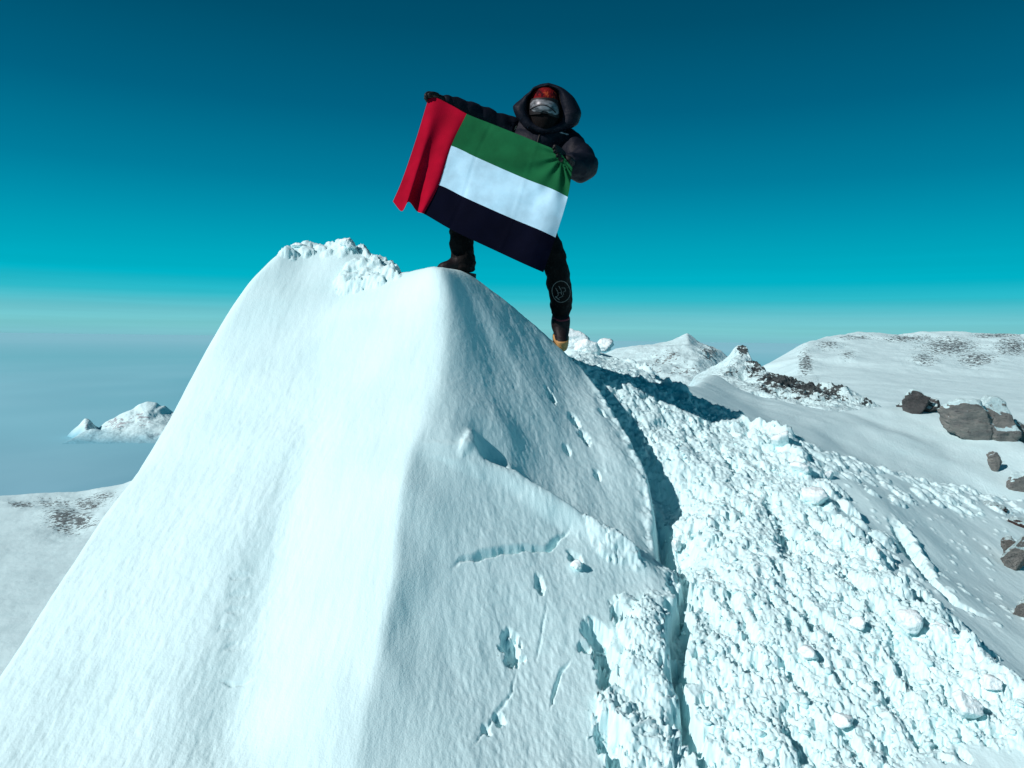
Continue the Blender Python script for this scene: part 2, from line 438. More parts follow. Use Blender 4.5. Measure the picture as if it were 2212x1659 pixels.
med = np.exp(-(np.minimum.reduce([dist_poly(GXX, GYY, ridge), dist_poly(GXX, GYY, top_back), dist_poly(GXX, GYY, sky_right), dist_poly(GXX, GYY, left_sil), dist_poly(GXX, GYY, berm)]) / 0.12) ** 2)
Zs, Zm, Zb = blur(raw, 1), blur(raw, 2.5), blur(raw, 6)
tm = sstep(3.1, 3.6, GYY)
Zm = blur(raw, 1.6) * (1 - tm) + blur(raw, 3.5) * tm
Zf = Zb * (1 - med) + Zm * med
fld.Z = Zf * (1 - sharp) + Zs * sharp
crisp = np.exp(-(dist_poly(GXX, GYY, ridge[5:]) / 0.10) ** 2)
fld.Z = fld.Z * (1 - crisp) + Zs * crisp

# fan-shaped sheet: finest where the picture looks at it
DENS = 620
tt = np.concatenate([np.linspace(-1.9, -0.80, 90, endpoint=False), np.linspace(-0.80, 0.80, int(1.6 * DENS)), np.linspace(0.80, 1.9, 90)[1:]])
yy = np.exp(np.linspace(math.log(1.15), math.log(10.5), int(math.log(10.5 / 1.15) * DENS)))
GT, GY_ = np.meshgrid(tt, yy)
GX_ = GT * GY_
H = fld.at(GX_, GY_)
lny0, dl = math.log(1.15), math.log(yy[1] / yy[0])

# which ground is trodden
def inside(X, Y, poly):
    r = np.zeros(X.shape, bool)
    n = len(poly)
    for i in range(n):
        x1, y1 = poly[i][0], poly[i][1]; x2, y2 = poly[(i + 1) % n][0], poly[(i + 1) % n][1]
        if y1 == y2: continue
        r ^= ((y1 > Y) != (y2 > Y)) & (X < (x2 - x1) * (Y - y1) / (y2 - y1) + x1)
    return r
path_poly = [Vector(p) for p in ([lip[0]] + lip_foot)] + [Vector(p) for p in berm[::-1]] + PL((1235, 752, 6.4))
path_m = inside(GX_, GY_, path_poly).astype(float)
edge_d = dist_poly(GX_, GY_, path_poly + path_poly[:1])
path_s = np.where(path_m > 0, sstep(0, 0.07, edge_d), 0)
# gentle wind relief everywhere
wig = fbm(GX_ * 0.9, GY_ * 0.9, 3)
H = H + 0.022 * wig * (1 - path_s)
lump_mask = (1 - path_s)
left_w = sstep(-0.55, -0.95, GX_ + 0.12 * wig) * lump_mask
H += 0.0045 * fbm(GX_ * 4.0, GY_ * 0.9, 3, 0.5) * lump_mask
H += 0.0011 * fbm(GX_ * 21.0 + 0.5 * wig, GY_ * 5.5, 4, 0.6) * lump_mask
H += left_w * sstep(0.2, -0.5, H) * (0.0019 * fbm(GX_ * 26.0 + wig, GY_ * 15, 4, 0.62))
H += 0.0004 * fbm(GX_ * 75.0, GY_ * 42.0, 3, 0.6) * lump_mask
lipd = np.exp(-(dist_poly(GX_, GY_, lip[2:]) / 0.07) ** 2)
H += lipd * (0.022 * fbm(GX_ * 11, GY_ * 11, 4, 0.6) - 0.006)
# right flank: scoured, rougher
rf = sstep(-0.45, 0.0, GX_) * sstep(1.2, 0.7, GX_) * lump_mask
H += rf * (0.0035 * fbm(GX_ * 8 + GY_ * 3, GY_ * 5, 4, 0.6) + 0.0018 * fbm(GX_ * 60 + GY_ * 18, GY_ * 26 - GX_ * 10, 3, 0.6))
# the path itself: undulating, boot-churned
H += path_s * (0.022 * fbm(GX_ * 3.2, GY_ * 2.0, 3) + 0.013 * fbm(GX_ * 9, GY_ * 5, 3))
H += path_s * (-0.015 * np.abs(fbm(GX_ * 17, GY_ * 8, 4, 0.6)) - 0.008 * np.abs(fbm(GX_ * 40 + 7, GY_ * 21, 3, 0.6)) + 0.006 * fbm(GX_ * 70, GY_ * 40, 3, 0.6))
LUMP = np.zeros(H.shape)
NW1 = fbm(GX_ * 34, GY_ * 30, 3, 0.6); NW2 = fbm(GX_ * 34 + 90, GY_ * 30 + 40, 3, 0.6); NW3 = fbm(GX_ * 85, GY_ * 70, 2, 0.6)

def window(x, y, r):
    t0, t1 = (x - r) / y, (x + r) / y
    m = r / y
    i0, i1 = np.searchsorted(tt, min(t0, t1) - m * abs(x) / y), np.searchsorted(tt, max(t0, t1) + m * abs(x) / y)
    j0 = int((math.log(max(1.16, y - r)) - lny0) / dl); j1 = int((math.log(y + r) - lny0) / dl) + 2
    return max(0, j0), min(len(yy), j1), max(0, i0), min(len(tt), i1)

def lump(x, y, r, h, asp=1.5, ang=0.0, facet=True):
    """heap an angular lump (h > 0) or sink a pit (h < 0) into the sheet"""
    R_ = r * max(1, asp) * 1.15
    j0, j1, i0, i1 = window(x, y, R_)
    if j1 - j0 < 2 or i1 - i0 < 2: return
    X = GX_[j0:j1, i0:i1] - x; Y = GY_[j0:j1, i0:i1] - y
    c, s = math.cos(ang), math.sin(ang)
    a = (X * c + Y * s) / r; b = (-X * s + Y * c) / (r * asp)
    wr = 0.38 if r < 0.05 else 0.24
    a = a + wr * NW1[j0:j1, i0:i1]; b = b + wr * NW2[j0:j1, i0:i1]
    q = a * a + b * b
    if h > 0:
        body = np.sqrt(np.clip(1 - q, 0, 1)) ** 0.8
        if facet:
            body = body * (1 + 0.16 * NW3[j0:j1, i0:i1])
            for _ in range(3):
                th = random.uniform(0, 6.283); k = random.uniform(0.35, 0.8); sl = random.uniform(0.6, 2.0)
                body = np.minimum(body, np.clip(k + 0.55 - (a * math.cos(th) + b * math.sin(th)) * sl * 0.6, 0, 2))
        W_ = LUMP[j0:j1, i0:i1]
        np.maximum(W_ * 0.55 * (q < 1) + h * body * (q < 1), W_, out=W_)
    else:
        H[j0:j1, i0:i1] += h * np.clip(1 - q, 0, 1) ** 0.6

def groove(L, w, depth, jitter=0.0):
    a = np.array([(p[0], p[1]) for p in L])
    x0, x1, y0, y1 = a[:, 0].min() - 3 * w, a[:, 0].max() + 3 * w, a[:, 1].min() - 3 * w, a[:, 1].max() + 3 * w
    j0, j1 = np.searchsorted(yy, y0), np.searchsorted(yy, y1)
    i0, i1 = np.searchsorted(tt, min(x0 / y0, x0 / y1)), np.searchsorted(tt, max(x1 / y0, x1 / y1))
    X = GX_[j0:j1, i0:i1]; Y = GY_[j0:j1, i0:i1]
    if jitter:
        X = X + jitter * fbm(X * 14, Y * 14, 3); Y = Y + jitter * fbm(X * 14 + 50, Y * 14, 3)
    D = dist_poly(X, Y, L)
    # tapers to nothing at both ends, and wanders in depth
    e = np.minimum(np.hypot(X - a[0, 0], Y - a[0, 1]), np.hypot(X - a[-1, 0], Y - a[-1, 1])); tot = np.hypot(*(a[-1] - a[0]))
    tp = sstep(0, 0.35 * tot, e)
    H[j0:j1, i0:i1] += depth * np.clip(tp, 0, 1.3) * (1 - sstep(0.2 * w, w * (0.35 + 0.65 * tp), D))

def G(u, v): return fld.hit(u, v)
def GL(*a): return [G(*p) for p in a]

# rubble on the path
pp = np.array([(p.x, p.y) for p in path_poly])
n_l = 0
for _ in range(40000):
    y = math.exp(random.uniform(math.log(1.7), math.log(6.4))); x = random.uniform(0.3, 2.6)
    if not inside(np.array([x]), np.array([y]), path_poly)[0]: continue
    n_l += 1
    big = random.random() < 0.025
    r = random.uniform(0.022, 0.045) if big else min(0.024, 0.0045 + 0.0045 * random.expovariate(1.25))
    lump(x, y, r, r * (random.uniform(0.2, 0.4) if big else random.uniform(0.2, 0.55)), random.uniform(1.0, 2.2), random.gauss(0.0, 0.6))
    if n_l > 9500: break
for _ in range(1100):
    y = math.exp(random.uniform(math.log(1.8), math.log(5.6))); x = random.uniform(0.5, 2.4)
    if not inside(np.array([x]), np.array([y]), path_poly)[0]: continue
    lump(x, y, random.uniform(0.008, 0.024), -random.uniform(0.010, 0.030), random.uniform(1.0, 2.6), random.gauss(0, 0.5))
# boot troughs along the line of march
for _ in range(70):
    y = math.exp(random.uniform(math.log(1.9), math.log(5.4))); x = random.uniform(0.7, 1.7)
    if not inside(np.array([x]), np.array([y]), path_poly)[0]: continue
    lump(x, y, random.uniform(0.03, 0.06), -random.uniform(0.02, 0.045), random.uniform(1.6, 3.6), random.gauss(0, 0.3))
# heaped edge of the path
for a, b in zip(berm[1:-1], berm[2:]):
    for _ in range(34):
        t = random.random(); x = a.x + (b.x - a.x) * t + random.gauss(0, 0.09); y = a.y + (b.y - a.y) * t + random.gauss(0, 0.09)
        r = random.uniform(0.015, 0.055)
        lump(x, y, r, r * random.uniform(0.6, 1.1), random.uniform(0.8, 1.5), random.uniform(0, 3))
# crumbs scattered on the smooth slope to the right and rubble along its far rim
for a, b in zip(far_edge[:-1], far_edge[1:]):
    for _ in range(45):
        t = random.random(); x = a.x + (b.x - a.x) * t + random.gauss(0, 0.1); y = a.y + (b.y - a.y) * t - abs(random.gauss(0, 0.28))
        r = random.uniform(0.01, 0.04); lump(x, y, r, r * 0.7, random.uniform(0.8, 2.0), random.uniform(0, 3))
for _ in range(260):
    p = G(random.uniform(1800, 2230), random.uniform(1010, 1350))
    r = random.uniform(0.006, 0.018); lump(p.x, p.y, r, r * 0.6, random.uniform(1, 2.2), random.gauss(0, 0.4))
# crumbled hollow at the top of the mound
for _ in range(170):
    u = random.uniform(738, 860); v = 618 - (u - 738) * 0.22 + random.uniform(-30, 12)
    p = G(u, v); r = random.uniform(0.014, 0.045)
    lump(p.x, p.y, r, r * random.uniform(0.7, 1.2), random.uniform(0.8, 1.6), random.uniform(0, 3))
for _ in range(26):
    k = random.randrange(0, len(top_back) - 4); a, b = top_back[k], top_back[k + 1]; t = random.random()
    r = random.uniform(0.012, 0.05)
    lump(a.x + (b.x - a.x) * t + random.gauss(0, 0.03), a.y + (b.y - a.y) * t + random.gauss(0, 0.05), r, r * random.uniform(0.5, 1.1), 1.1, random.uniform(0, 3))
# crumbled, kicked-in snow at the foot of the right flank
for _ in range(230):
    u = random.gauss(1400, 38); v = random.uniform(1290, 1659)
    p = G(u, v); r = random.uniform(0.012, 0.042)
    lump(p.x, p.y, r, r * random.uniform(0.25, 0.6), random.uniform(0.8, 1.6), random.uniform(0, 3))
for u, v, r, h, asp, ang in ((1395, 1395, .10, .07, 1.3, .3), (1405, 1345, .07, .05, 1.2, .2), (1390, 1480, .09, .06, 1.2, .5), (1370, 1600, .13, .07, 1.3, .2), (1425, 1540, .07, .05, 1.4, 0),
                             (1345, 1180, .07, .05, 1.4, .6), (1300, 1160, .06, .03, 1.5, .6)):
    p = G(u, v); lump(p.x, p.y, r, h, asp, ang)
# pits, cracks and scratches of the right flank
for u, v, r, h, asp, ang in ((1104, 1405, .042, -.06, 1.5, .1), (1165, 1265, .022, -.035, 1.7, .1), (1240, 1212, .03, -.04, 1.1, .3), (1078, 1555, .02, -.03, 1.2, .6), (1050, 1580, .016, -.02, 1.3, .2),
                             (1287, 1372, .06, -.09, 1.0, .6), (1305, 1420, .045, -.12, 1.3, -.3), (1312, 1465, .04, -.10, 1.2, 0.), (1262, 1400, .03, -.05, .7, .4), (1318, 1610, .05, -.10, 1.5, .2), (1330, 1650, .04, -.08, 1.2, 0),
                             (1190, 850, .025, -.05, 2.2, .3), (1240, 905, .035, -.04, 1.4, .4), (1262, 940, .03, -.035, 1.5, .2), (1225, 965, .02, -.025, 1.5, .2), (1300, 890, .02, -.025, 1.7, .2), (1290, 1020, .02, -.025, 1.6, 0),
                             (1340, 1335, .035, -.05, 1.5, .5), (1360, 1350, .03, -.045, 1.8, .4),
                             (1500, 1135, .03, -.08, 1.2, 0), (1995, 1300, .07, -.14, 1.0, 0), (1640, 1420, .02, -.05, 1.2, .2), (1805, 1130, .05, -.06, 1.5, .4)):
    p = G(u, v); lump(p.x, p.y, r, h, asp, ang)
groove(GL((962, 1241), (1000, 1222), (1050, 1202), (1110, 1192), (1180, 1186), (1205, 1168), (1226, 1150), (1245, 1128)), 0.017, -0.038, 0.008)
groove(second, 0.085, 0.026, 0.010)
groove(GL((1024, 925), (1015, 960), (990, 1000)), 0.04, 0.018, 0.01)
groove(GL((1475, 1195), (1485, 1240), (1470, 1330), (1462, 1440), (1478, 1520), (1508, 1600), (1520, 1659), (1530, 1720), (1540, 1800)), 0.06, -0.14, 0.05)
groove(GL((1240, 1420), (1212, 1450), (1195, 1495), (1187, 1540)), 0.008, -0.016, 0.006)
groove(GL((1185, 1290), (1168, 1380), (1155, 1450)), 0.006, -0.006, 0.004)
groove(GL((1120, 1430), (1105, 1500), (1060, 1560), (1010, 1640)), 0.007, -0.007, 0.006)
groove(GL((1330, 1300), (1318, 1350)), 0.008, -0.014, 0.004)
groove(GL((560, 1470), (505, 1490), (470, 1475)), 0.010, -0.008, 0.006)
groove(GL((1920, 1110), (1960, 1190), (2005, 1250), (2060, 1300), (2120, 1330), (2170, 1345)), 0.05, -0.05, 0.02)
groove(GL((1925, 1105), (1975, 1175), (2030, 1260)), 0.03, 0.035, 0.02)
# old tool marks in the gully of the left face
for v in range(1250, 1440, 38):
    p = G(500 + random.uniform(-14, 14) + (1340 - v) * 0.12, v); lump(p.x, p.y, 0.035, -0.005, 0.5, 0.3)

LUMP *= 1 + path_s * (np.clip(0.55 + 1.0 * fbm(GX_ * 3.2 + 3, GY_ * 1.9, 3), 0.08, 1.1) - 1)
H += LUMP
ground = grid_obj('snow_ground', GX_, GY_, H, M['snow'])
# smooth normals would soften the rubble; keep it as it is (the sheet is fine enough)
def ground_z(x, y):
    i = int(np.clip(np.searchsorted(tt, x / y), 1, len(tt) - 1)); j = int(np.clip((math.log(y) - lny0) / dl, 0, len(yy) - 1))
    return float(H[j, i])

# ------------------------------------------------------------------ snow blocks lying on the ground
def block_mesh(seed, sub=3, na=1.0, npl=9):
    r = random.Random(seed)
    bm = bmesh.new(); bmesh.ops.create_icosphere(bm, subdivisions=sub, radius=1.0)
    planes = [(Vector((r.gauss(0, 1), r.gauss(0, 1), r.gauss(0, 1))).normalized(), r.uniform(0.52, 0.85)) for _ in range(npl)]
    o = Vector((r.uniform(-50, 50),) * 3)
    for v in bm.verts:
        n = v.co.normalized(); rad = 1.0
        for d, k in planes:
            c = n.dot(d)
            if c > 0.05: rad = min(rad, k / c)
        rad *= 1 + na * (0.14 * mnoise.noise(n * 2.1 + o) + 0.10 * mnoise.noise(n * 4.6 + o) + 0.06 * mnoise.noise(n * 9.5 + o) + 0.035 * mnoise.noise(n * 20 + o))
        v.co = n * rad
    V = [v.co.copy() for v in bm.verts]; Fc = [[v.index for v in f.verts] for f in bm.faces]
    bm.free(); return V, Fc

def snow_block(u, v, wpx, hpx, label, seed, rz=0.0, sink=0.3, Y=None):
    g = G(u, v) if Y is None else P(u, v, Y)
    s = g.y / F
    V, Fc = block_mesh(seed, 4)
    sx, sz = wpx * s / 2 * 1.12, hpx * s / 2 * 1.0
    m = Matrix.Rotation(rz, 3, 'Y')
    base = Vector((g.x, g.y, g.z))
    W = [base + Vector((0, 0, sz * (1 - sink))) + m @ Vector((p.x * sx, p.y * (sx + sz) / 2, p.z * sz)) for p in V]
    o = mesh_obj('snow_block', W, Fc, M['block'], base=base)
    tag(o, label, 'snow block', 'loose blocks of snow beside the trodden path')
    return o
blocks = [
    (1268, 768, 50, 44, 'big rounded snow block on the skyline just right of the lower boot', 1, 0.2, 0.35, 6.3),
    (1308, 760, 38, 34, 'rounded snow block on the crest, right neighbour of the skyline block', 2, 0, 0.3, 6.7),
    (1238, 752, 70, 52, 'broad smooth snow hump behind the lower boot', 3, 0.3, 0.4, 6.9),
    (1664, 912, 30, 32, 'knobbly snow lump sticking up on the path edge above the smooth slope', 4, 0, 0.3, None),
    (1618, 905, 22, 24, 'small snow lump on the path edge left of the knobbly one', 5, 0, 0.3, None),
    (1688, 950, 40, 44, 'snow block at the corner of the path where the dark slot begins', 6, 0.2, 0.3, None),
    (1762, 1072, 58, 40, 'wide snow block casting a long dark shadow down the right slope', 7, 0.3, 0.3, None),
    (1730, 1010, 46, 34, 'bright snow block on the path edge above the one with the long shadow', 8, 0.2, 0.35, None),
    (1788, 1026, 26, 20, 'small snow block with a pointed shadow beside the smooth slope', 9, 0, 0.3, None),
    (1962, 1340, 62, 56, 'large round snow block beside the dark hole at the edge of the path', 10, 0.2, 0.3, None),
    (1850, 1345, 38, 34, 'round snow ball inside the path left of the large round block', 11, 0, 0.3, None),
    (2085, 1530, 62, 70, 'tall upright snow slab in the lower right corner', 12, -0.25, 0.2, None),
    (2140, 1480, 50, 40, 'blocky snow lump behind the tall upright slab', 13, 0, 0.3, None),
    (2035, 1360, 50, 34, 'low snow block right of the dark hole under the smooth slope', 14, 0.2, 0.35, None),
    (1748, 1410, 46, 34, 'smooth white snow block in the middle of the churned path', 15, 0.4, 0.45, None),
    (1820, 1555, 44, 34, 'smooth snow block low on the path near the bottom edge', 16, 0.2, 0.45, None),
    (1245, 1222, 26, 28, 'small snow chunk in a pit on the grey face of the mound', 17, 0.4, 0.3, None),
    (1460, 1180, 20, 34, 'narrow snow chunk wedged at the lower end of the mound shadow', 18, 0, 0.3, None),
    (752, 540, 34, 32, 'pointed snow lump at the top of the mound on the skyline', 19, 0.2, 0.3, 4.95),
    (650, 538, 40, 16, 'flat snow lump on the left shoulder of the mound top', 20, 0, 0.3, 4.98),
]
for u, v, w, h, lab, seed, rz, sink, Y in blocks:
    snow_block(u, v + h * 0.35 if Y is None else v, w, h, lab, seed, rz, sink, Y)

# loose crumbs lying on the path: too many to count
V, Fc = [], []
shapes = [block_mesh(100 + k, 2) for k in range(8)]
k = 0
while k < 2400:
    y = math.exp(random.uniform(math.log(1.8), math.log(5.8))); x = random.uniform(0.4, 2.6)
    if not inside(np.array([x]), np.array([y]), path_poly)[0]: continue
    k += 1
    s = min(0.02, 0.0035 + 0.004 * random.expovariate(1.2))
    sv, sf = shapes[k % 8]
    b = len(V); m = Matrix.Rotation(random.uniform(0, 6.28), 3, 'Z') @ Matrix.Rotation(random.uniform(-.6, .6), 3, 'X')
    o = Vector((x, y, ground_z(x, y) + s * 0.1))
    st = Vector((1, random.uniform(0.9, 1.6), random.uniform(0.6, 1.0)))
    V += [o + m @ Vector((p.x * st.x * s, p.y * st.y * s, p.z * st.z * s)) for p in sv]
    Fc += [[i + b for i in f] for f in sf]
crumbs = mesh_obj('snow_crumbs', V, Fc, M['rubble'])
tag(crumbs, 'churned white snow crumbs covering the trodden path beside the mound', 'snow rubble', kind='stuff')

# ------------------------------------------------------------------ farther ground
def far_hill(name, pts, lines, tr, yr, mat, dens=(420, 160), amp=0.0, freq=1.0, rockspots=(), sm=2, ridged=False, octs=6):
    x0 = min(tr[0] * yr[0], tr[0] * yr[1]); x1 = max(tr[1] * yr[0], tr[1] * yr[1])
    f = Field(x0, x1, yr[0], yr[1], 700, 500, pts, lines)
    f.Z = blur(f.Z, sm)
    t = np.linspace(tr[0], tr[1], dens[0]); y = np.exp(np.linspace(math.log(yr[0]), math.log(yr[1]), dens[1]))
    T, Y = np.meshgrid(t, y); X = T * Y
    Z = f.at(X, Y)
    n = fbm(X * freq, Y * freq, octs, 0.52)
    if ridged: n = 0.35 - np.abs(n) * 1.2
    # surveyed image position of each vertex decides only how rocky it is
    q = CAMROT.transposed()
    rock = np.zeros(X.shape)
    W = np.stack([X, Y, Z], -1) @ np.array(q).T
    U = CU + F * W[..., 0] / -W[..., 2]; Vv = CV - F * W[..., 1] / -W[..., 2]
    for (u, v, ru, rv, k) in rockspots:
        rock = np.maximum(rock, k * np.exp(-((U - u) / ru) ** 2 - ((Vv - v) / rv) ** 2))
    Z = Z + amp * n * (0.35 + 1.3 * rock)
    o = grid_obj(name, X, Y, Z, mat, rock)
    return o, f

# the snow slope beyond the path
B_crest = PL((1380, 822, 15), (1440, 818, 17), (1478, 830, 17), (1510, 808, 22), (1535, 803, 24), (1570, 822, 24), (1610, 846, 22), (1655, 866, 20.5), (1741, 884, 20), (1801, 886, 20), (1911, 875, 20.5), (1990, 873, 21), (2070, 874, 21),
              (2140, 905, 20), (2230, 965, 18), (2330, 1010, 17))
B_pts = PL((1300, 830, 10.5), (1400, 850, 11), (1480, 880, 12), (1560, 905, 13), (1640, 930, 14), (1720, 960, 15), (1850, 1000, 15.5), (2000, 1050, 15.6), (2150, 1090, 15.6), (2330, 1130, 15.6),
           (1560, 870, 15), (1660, 900, 16), (1760, 915, 17.4), (1700, 930, 16), (1850, 920, 18.2), (1900, 950, 17.5), (2050, 960, 18.1), (2050, 1010, 16.7), (2150, 1010, 17), (2200, 1050, 16.3),
           (1790, 935, 17.2), (1640, 885, 18), (1590, 880, 16.6))
B_pts += [Vector((x, 7.5, -3.2 - 0.15 * x)) for x in (-1, 2, 4, 7)]
B_pts += [off(p, 0.6, 4, -1.6) for p in B_crest] + [off(p, 1.5, 14, -9) for p in B_crest]
M['slope'] = snow_mat('far_packed_snow', 60, 0.004, 9, 0.012, True)
slopeB, fB = far_hill('snow_slope', B_pts, [B_crest], (0.0, 0.95), (7.5, 44), M['slope'], (700, 420), 0.20, 0.42, (), 3, False, 3)

# dark rocky ridge
C_sky = PL((1500, 815, 95), (1543, 790, 92), (1570, 770, 90), (1591, 752, 88), (1606, 752, 87), (1623, 767, 85), (1640, 786, 82), (1678, 803, 78), (1720, 829, 74), (1784, 847, 70), (1805, 833, 70), (1830, 845, 68), (1868, 871, 66), (1905, 885, 66), (1960, 905, 66))
C_pts = PL((1500, 850, 60), (1560, 835, 60), (1620, 860, 55), (1680, 880, 52), (1740, 895, 50), (1840, 900, 50), (1930, 915, 50), (1590, 790, 76), (1640, 820, 68), (1700, 850, 62), (1770, 870, 58))
C_pts += [off(p, 3, 12, -9) for p in C_sky] + [off(p, 6, 40, -40) for p in C_sky] + [Vector((x, 44, -14)) for x in (8, 20, 34)]
M['ridge_rock'] = mountain_mat('ridge_rock_and_snow', 1.25, (0.09, 0.12, 0.122), (0.026, 0.036, 0.04), 0.35, (1, 1, 1.4))
far_hill('rocky_ridge', C_pts, [C_sky], (0.22, 0.62), (44, 130), M['ridge_rock'], (560, 360), 1.6, 0.16,
         [(1603, 762, 20, 12, .85), (1640, 800, 40, 20, .84), (1690, 836, 66, 30, .92), (1745, 852, 62, 26, .86), (1790, 866, 70, 18, .66), (1808, 842, 34, 14, .8), (1870, 872, 40, 10, .6), (1580, 800, 24, 22, .5)], 1, True)

# white pyramid peak in the middle
D_sky = PL((1200, 790, 430), (1331, 752, 420), (1403, 740, 410), (1455, 728, 402), (1484, 718, 400), (1513, 740, 405), (1547, 757, 410), (1572, 770, 415), (1620, 800, 420))
D_spur = [D_sky[4]] + PL((1490, 755, 350), (1508, 795, 300), (1520, 840, 250))
D_pts = PL((1250, 820, 280), (1380, 810, 290), (1440, 800, 290), (1440, 765, 340), (1560, 800, 330), (1600, 840, 280), (1700, 860, 300), (1400, 850, 240), (1650, 870, 240))
D_pts += [off(p, 8, 60, -35) for p in D_sky] + [off(p, 10, 200, -160) for p in D_sky]
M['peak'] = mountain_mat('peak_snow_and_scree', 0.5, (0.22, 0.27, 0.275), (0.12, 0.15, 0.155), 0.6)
far_hill('mountain_peak', D_pts, [D_sky, D_spur], (0.02, 0.42), (235, 620), M['peak'], (520, 300), 4.0, 0.03,
         [(1532, 768, 30, 34, .66), (1440, 778, 50, 24, .54), (1480, 800, 60, 20, .56), (1400, 800, 50, 18, .5)], 1)

# plateau on the right with its snow basin
E_sky = PL((1560, 850, 1250), (1648, 790, 1300), (1699, 765, 1380), (1746, 737, 1450), (1784, 726, 1550), (1847, 717, 1650), (1932, 720, 1700), (1995, 714, 1700), (2080, 715, 1700), (2164, 719, 1700), (2230, 722, 1700), (2400, 740, 1700))
E_spur = [E_sky[3]] + PL((1738, 770, 1250), (1722, 808, 1080), (1690, 850, 900))
E_foot = PL((1800, 790, 1180), (1850, 800, 1100), (1950, 790, 1150), (2040, 800, 1120), (2120, 815, 1080), (2212, 815, 1080), (2400, 830, 1050))
E_pts = PL((1790, 755, 1380), (1850, 752, 1400), (1950, 752, 1420), (2060, 755, 1420), (2180, 760, 1420), (1760, 830, 900), (1850, 850, 760), (2000, 850, 760), (2150, 860, 720), (2300, 870, 700), (1700, 900, 600), (1900, 900, 540), (2100, 915, 520), (2300, 930, 520))
E_pts += [off(p, 0, 250, -60) for p in E_sky] + [off(p, 0, 800, -500) for p in E_sky]
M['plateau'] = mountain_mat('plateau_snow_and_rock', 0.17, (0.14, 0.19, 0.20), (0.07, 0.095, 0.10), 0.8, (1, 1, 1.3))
far_hill('snow_plateau', E_pts, [E_sky, E_spur, E_foot], (0.24, 0.9), (500, 2400), M['plateau'], (760, 380), 4.5, 0.011,
         [(1740, 785, 24, 42, .70), (1790, 745, 44, 18, .62), (1850, 728, 60, 10, .64), (1830, 768, 28, 18, .58), (1960, 730, 80, 14, .68), (2050, 748, 100, 30, .68), (2110, 775, 64, 24, .68), (2000, 775, 50, 24, .64), (2190, 750, 74, 30, .66), (2150, 724, 90, 12, .66)], 1)

# snow shoulder on the left with scree
L_sky = PL((-250, 1100, 300), (-80, 1076, 310), (0, 1070, 315), (100, 1064, 320), (180, 1060, 325), (265, 1044, 330), (330, 1020, 335), (420, 990, 340), (560, 965, 348), (740, 950, 356), (950, 950, 362), (1150, 960, 366))
L_pts = PL((-250, 1200, 230), (0, 1180, 240), (150, 1170, 245), (300, 1150, 250), (-200, 1500, 140), (0, 1480, 142), (200, 1440, 150), (400, 1400, 155), (-100, 1320, 180), (120, 1300, 185), (300, 1270, 190), (600, 1400, 160), (850, 1390, 165), (1100, 1400, 165), (600, 1180, 245), (850, 1160, 250), (1100, 1160, 255), (420, 1130, 255))
L_pts += [off(p, -5, 40, -30) for p in L_sky] + [off(p, -10, 140, -150) for p in L_sky]
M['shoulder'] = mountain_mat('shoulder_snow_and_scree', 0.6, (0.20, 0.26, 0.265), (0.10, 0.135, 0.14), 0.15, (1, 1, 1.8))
far_hill('snow_shoulder', L_pts, [L_sky], (-0.95, 0.0), (130, 520), M['shoulder'], (620, 300), 1.5, 0.03,
         [(140, 1122, 62, 40, .70), (175, 1125, 50, 22, .66), (190, 1090, 50, 22, .68), (50, 1092, 50, 13, .66), (225, 1072, 44, 16, .62), (115, 1088, 70, 20, .60)], 1)

# small white mountain rising from the plain
def NY(u): return 12000 + (u - 129) / 230 * 650
def NP(u, v, k=0): return P(u, v, NY(u) + k)
N_sky = [NP(*q, 1000) for q in ((100, 980), (129, 963), (148, 936), (170, 918), (183, 902), (192, 903), (204, 918), (214, 924), (229, 910), (262, 894), (288, 882), (300, 872), (318, 866), (338, 868), (348, 876), (356, 874), (375, 890), (430, 900), (480, 925))]
N_foot = [NP(*q) for q in ((80, 990, -300), (150, 972, -150), (220, 962, -150), (270, 958, -150), (330, 952, -150), (430, 948, -150), (500, 948, -150))]
N_pts = [off(p, 60, -500, -160) for p in N_foot] + [off(p, -100, 900, -800) for p in N_sky] + [NP(185, 930, 500), NP(262, 922, 420), NP(318, 905, 520), NP(214, 940, 560)]
N_pts += [Vector((x, 10600, -2200)) for x in (-8500, -6000, -4000)] + [Vector((x, 16500, -2600)) for x in (-12000, -8000, -5000)]
M['nunatak'] = mountain_mat('distant_snow_and_rock', 0.008, (0.40, 0.46, 0.48), (0.32, 0.38, 0.41), 10.0, (1, 1, 3.0))  # rock tones kept pale and low in contrast as painted haze
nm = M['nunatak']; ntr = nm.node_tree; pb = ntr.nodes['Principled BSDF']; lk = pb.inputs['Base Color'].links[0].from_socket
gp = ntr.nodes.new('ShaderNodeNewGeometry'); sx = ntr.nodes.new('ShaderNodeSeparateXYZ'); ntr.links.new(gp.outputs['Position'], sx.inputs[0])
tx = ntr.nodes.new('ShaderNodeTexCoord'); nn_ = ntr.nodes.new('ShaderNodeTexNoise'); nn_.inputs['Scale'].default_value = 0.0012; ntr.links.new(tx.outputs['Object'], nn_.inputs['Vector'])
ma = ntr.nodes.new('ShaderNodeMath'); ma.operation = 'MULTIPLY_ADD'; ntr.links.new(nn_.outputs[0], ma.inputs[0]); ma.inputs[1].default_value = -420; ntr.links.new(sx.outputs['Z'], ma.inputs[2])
rg = ntr.nodes.new('ShaderNodeMapRange'); ntr.links.new(ma.outputs[0], rg.inputs['Value']); rg.inputs['From Min'].default_value = -2080; rg.inputs['From Max'].default_value = -1860
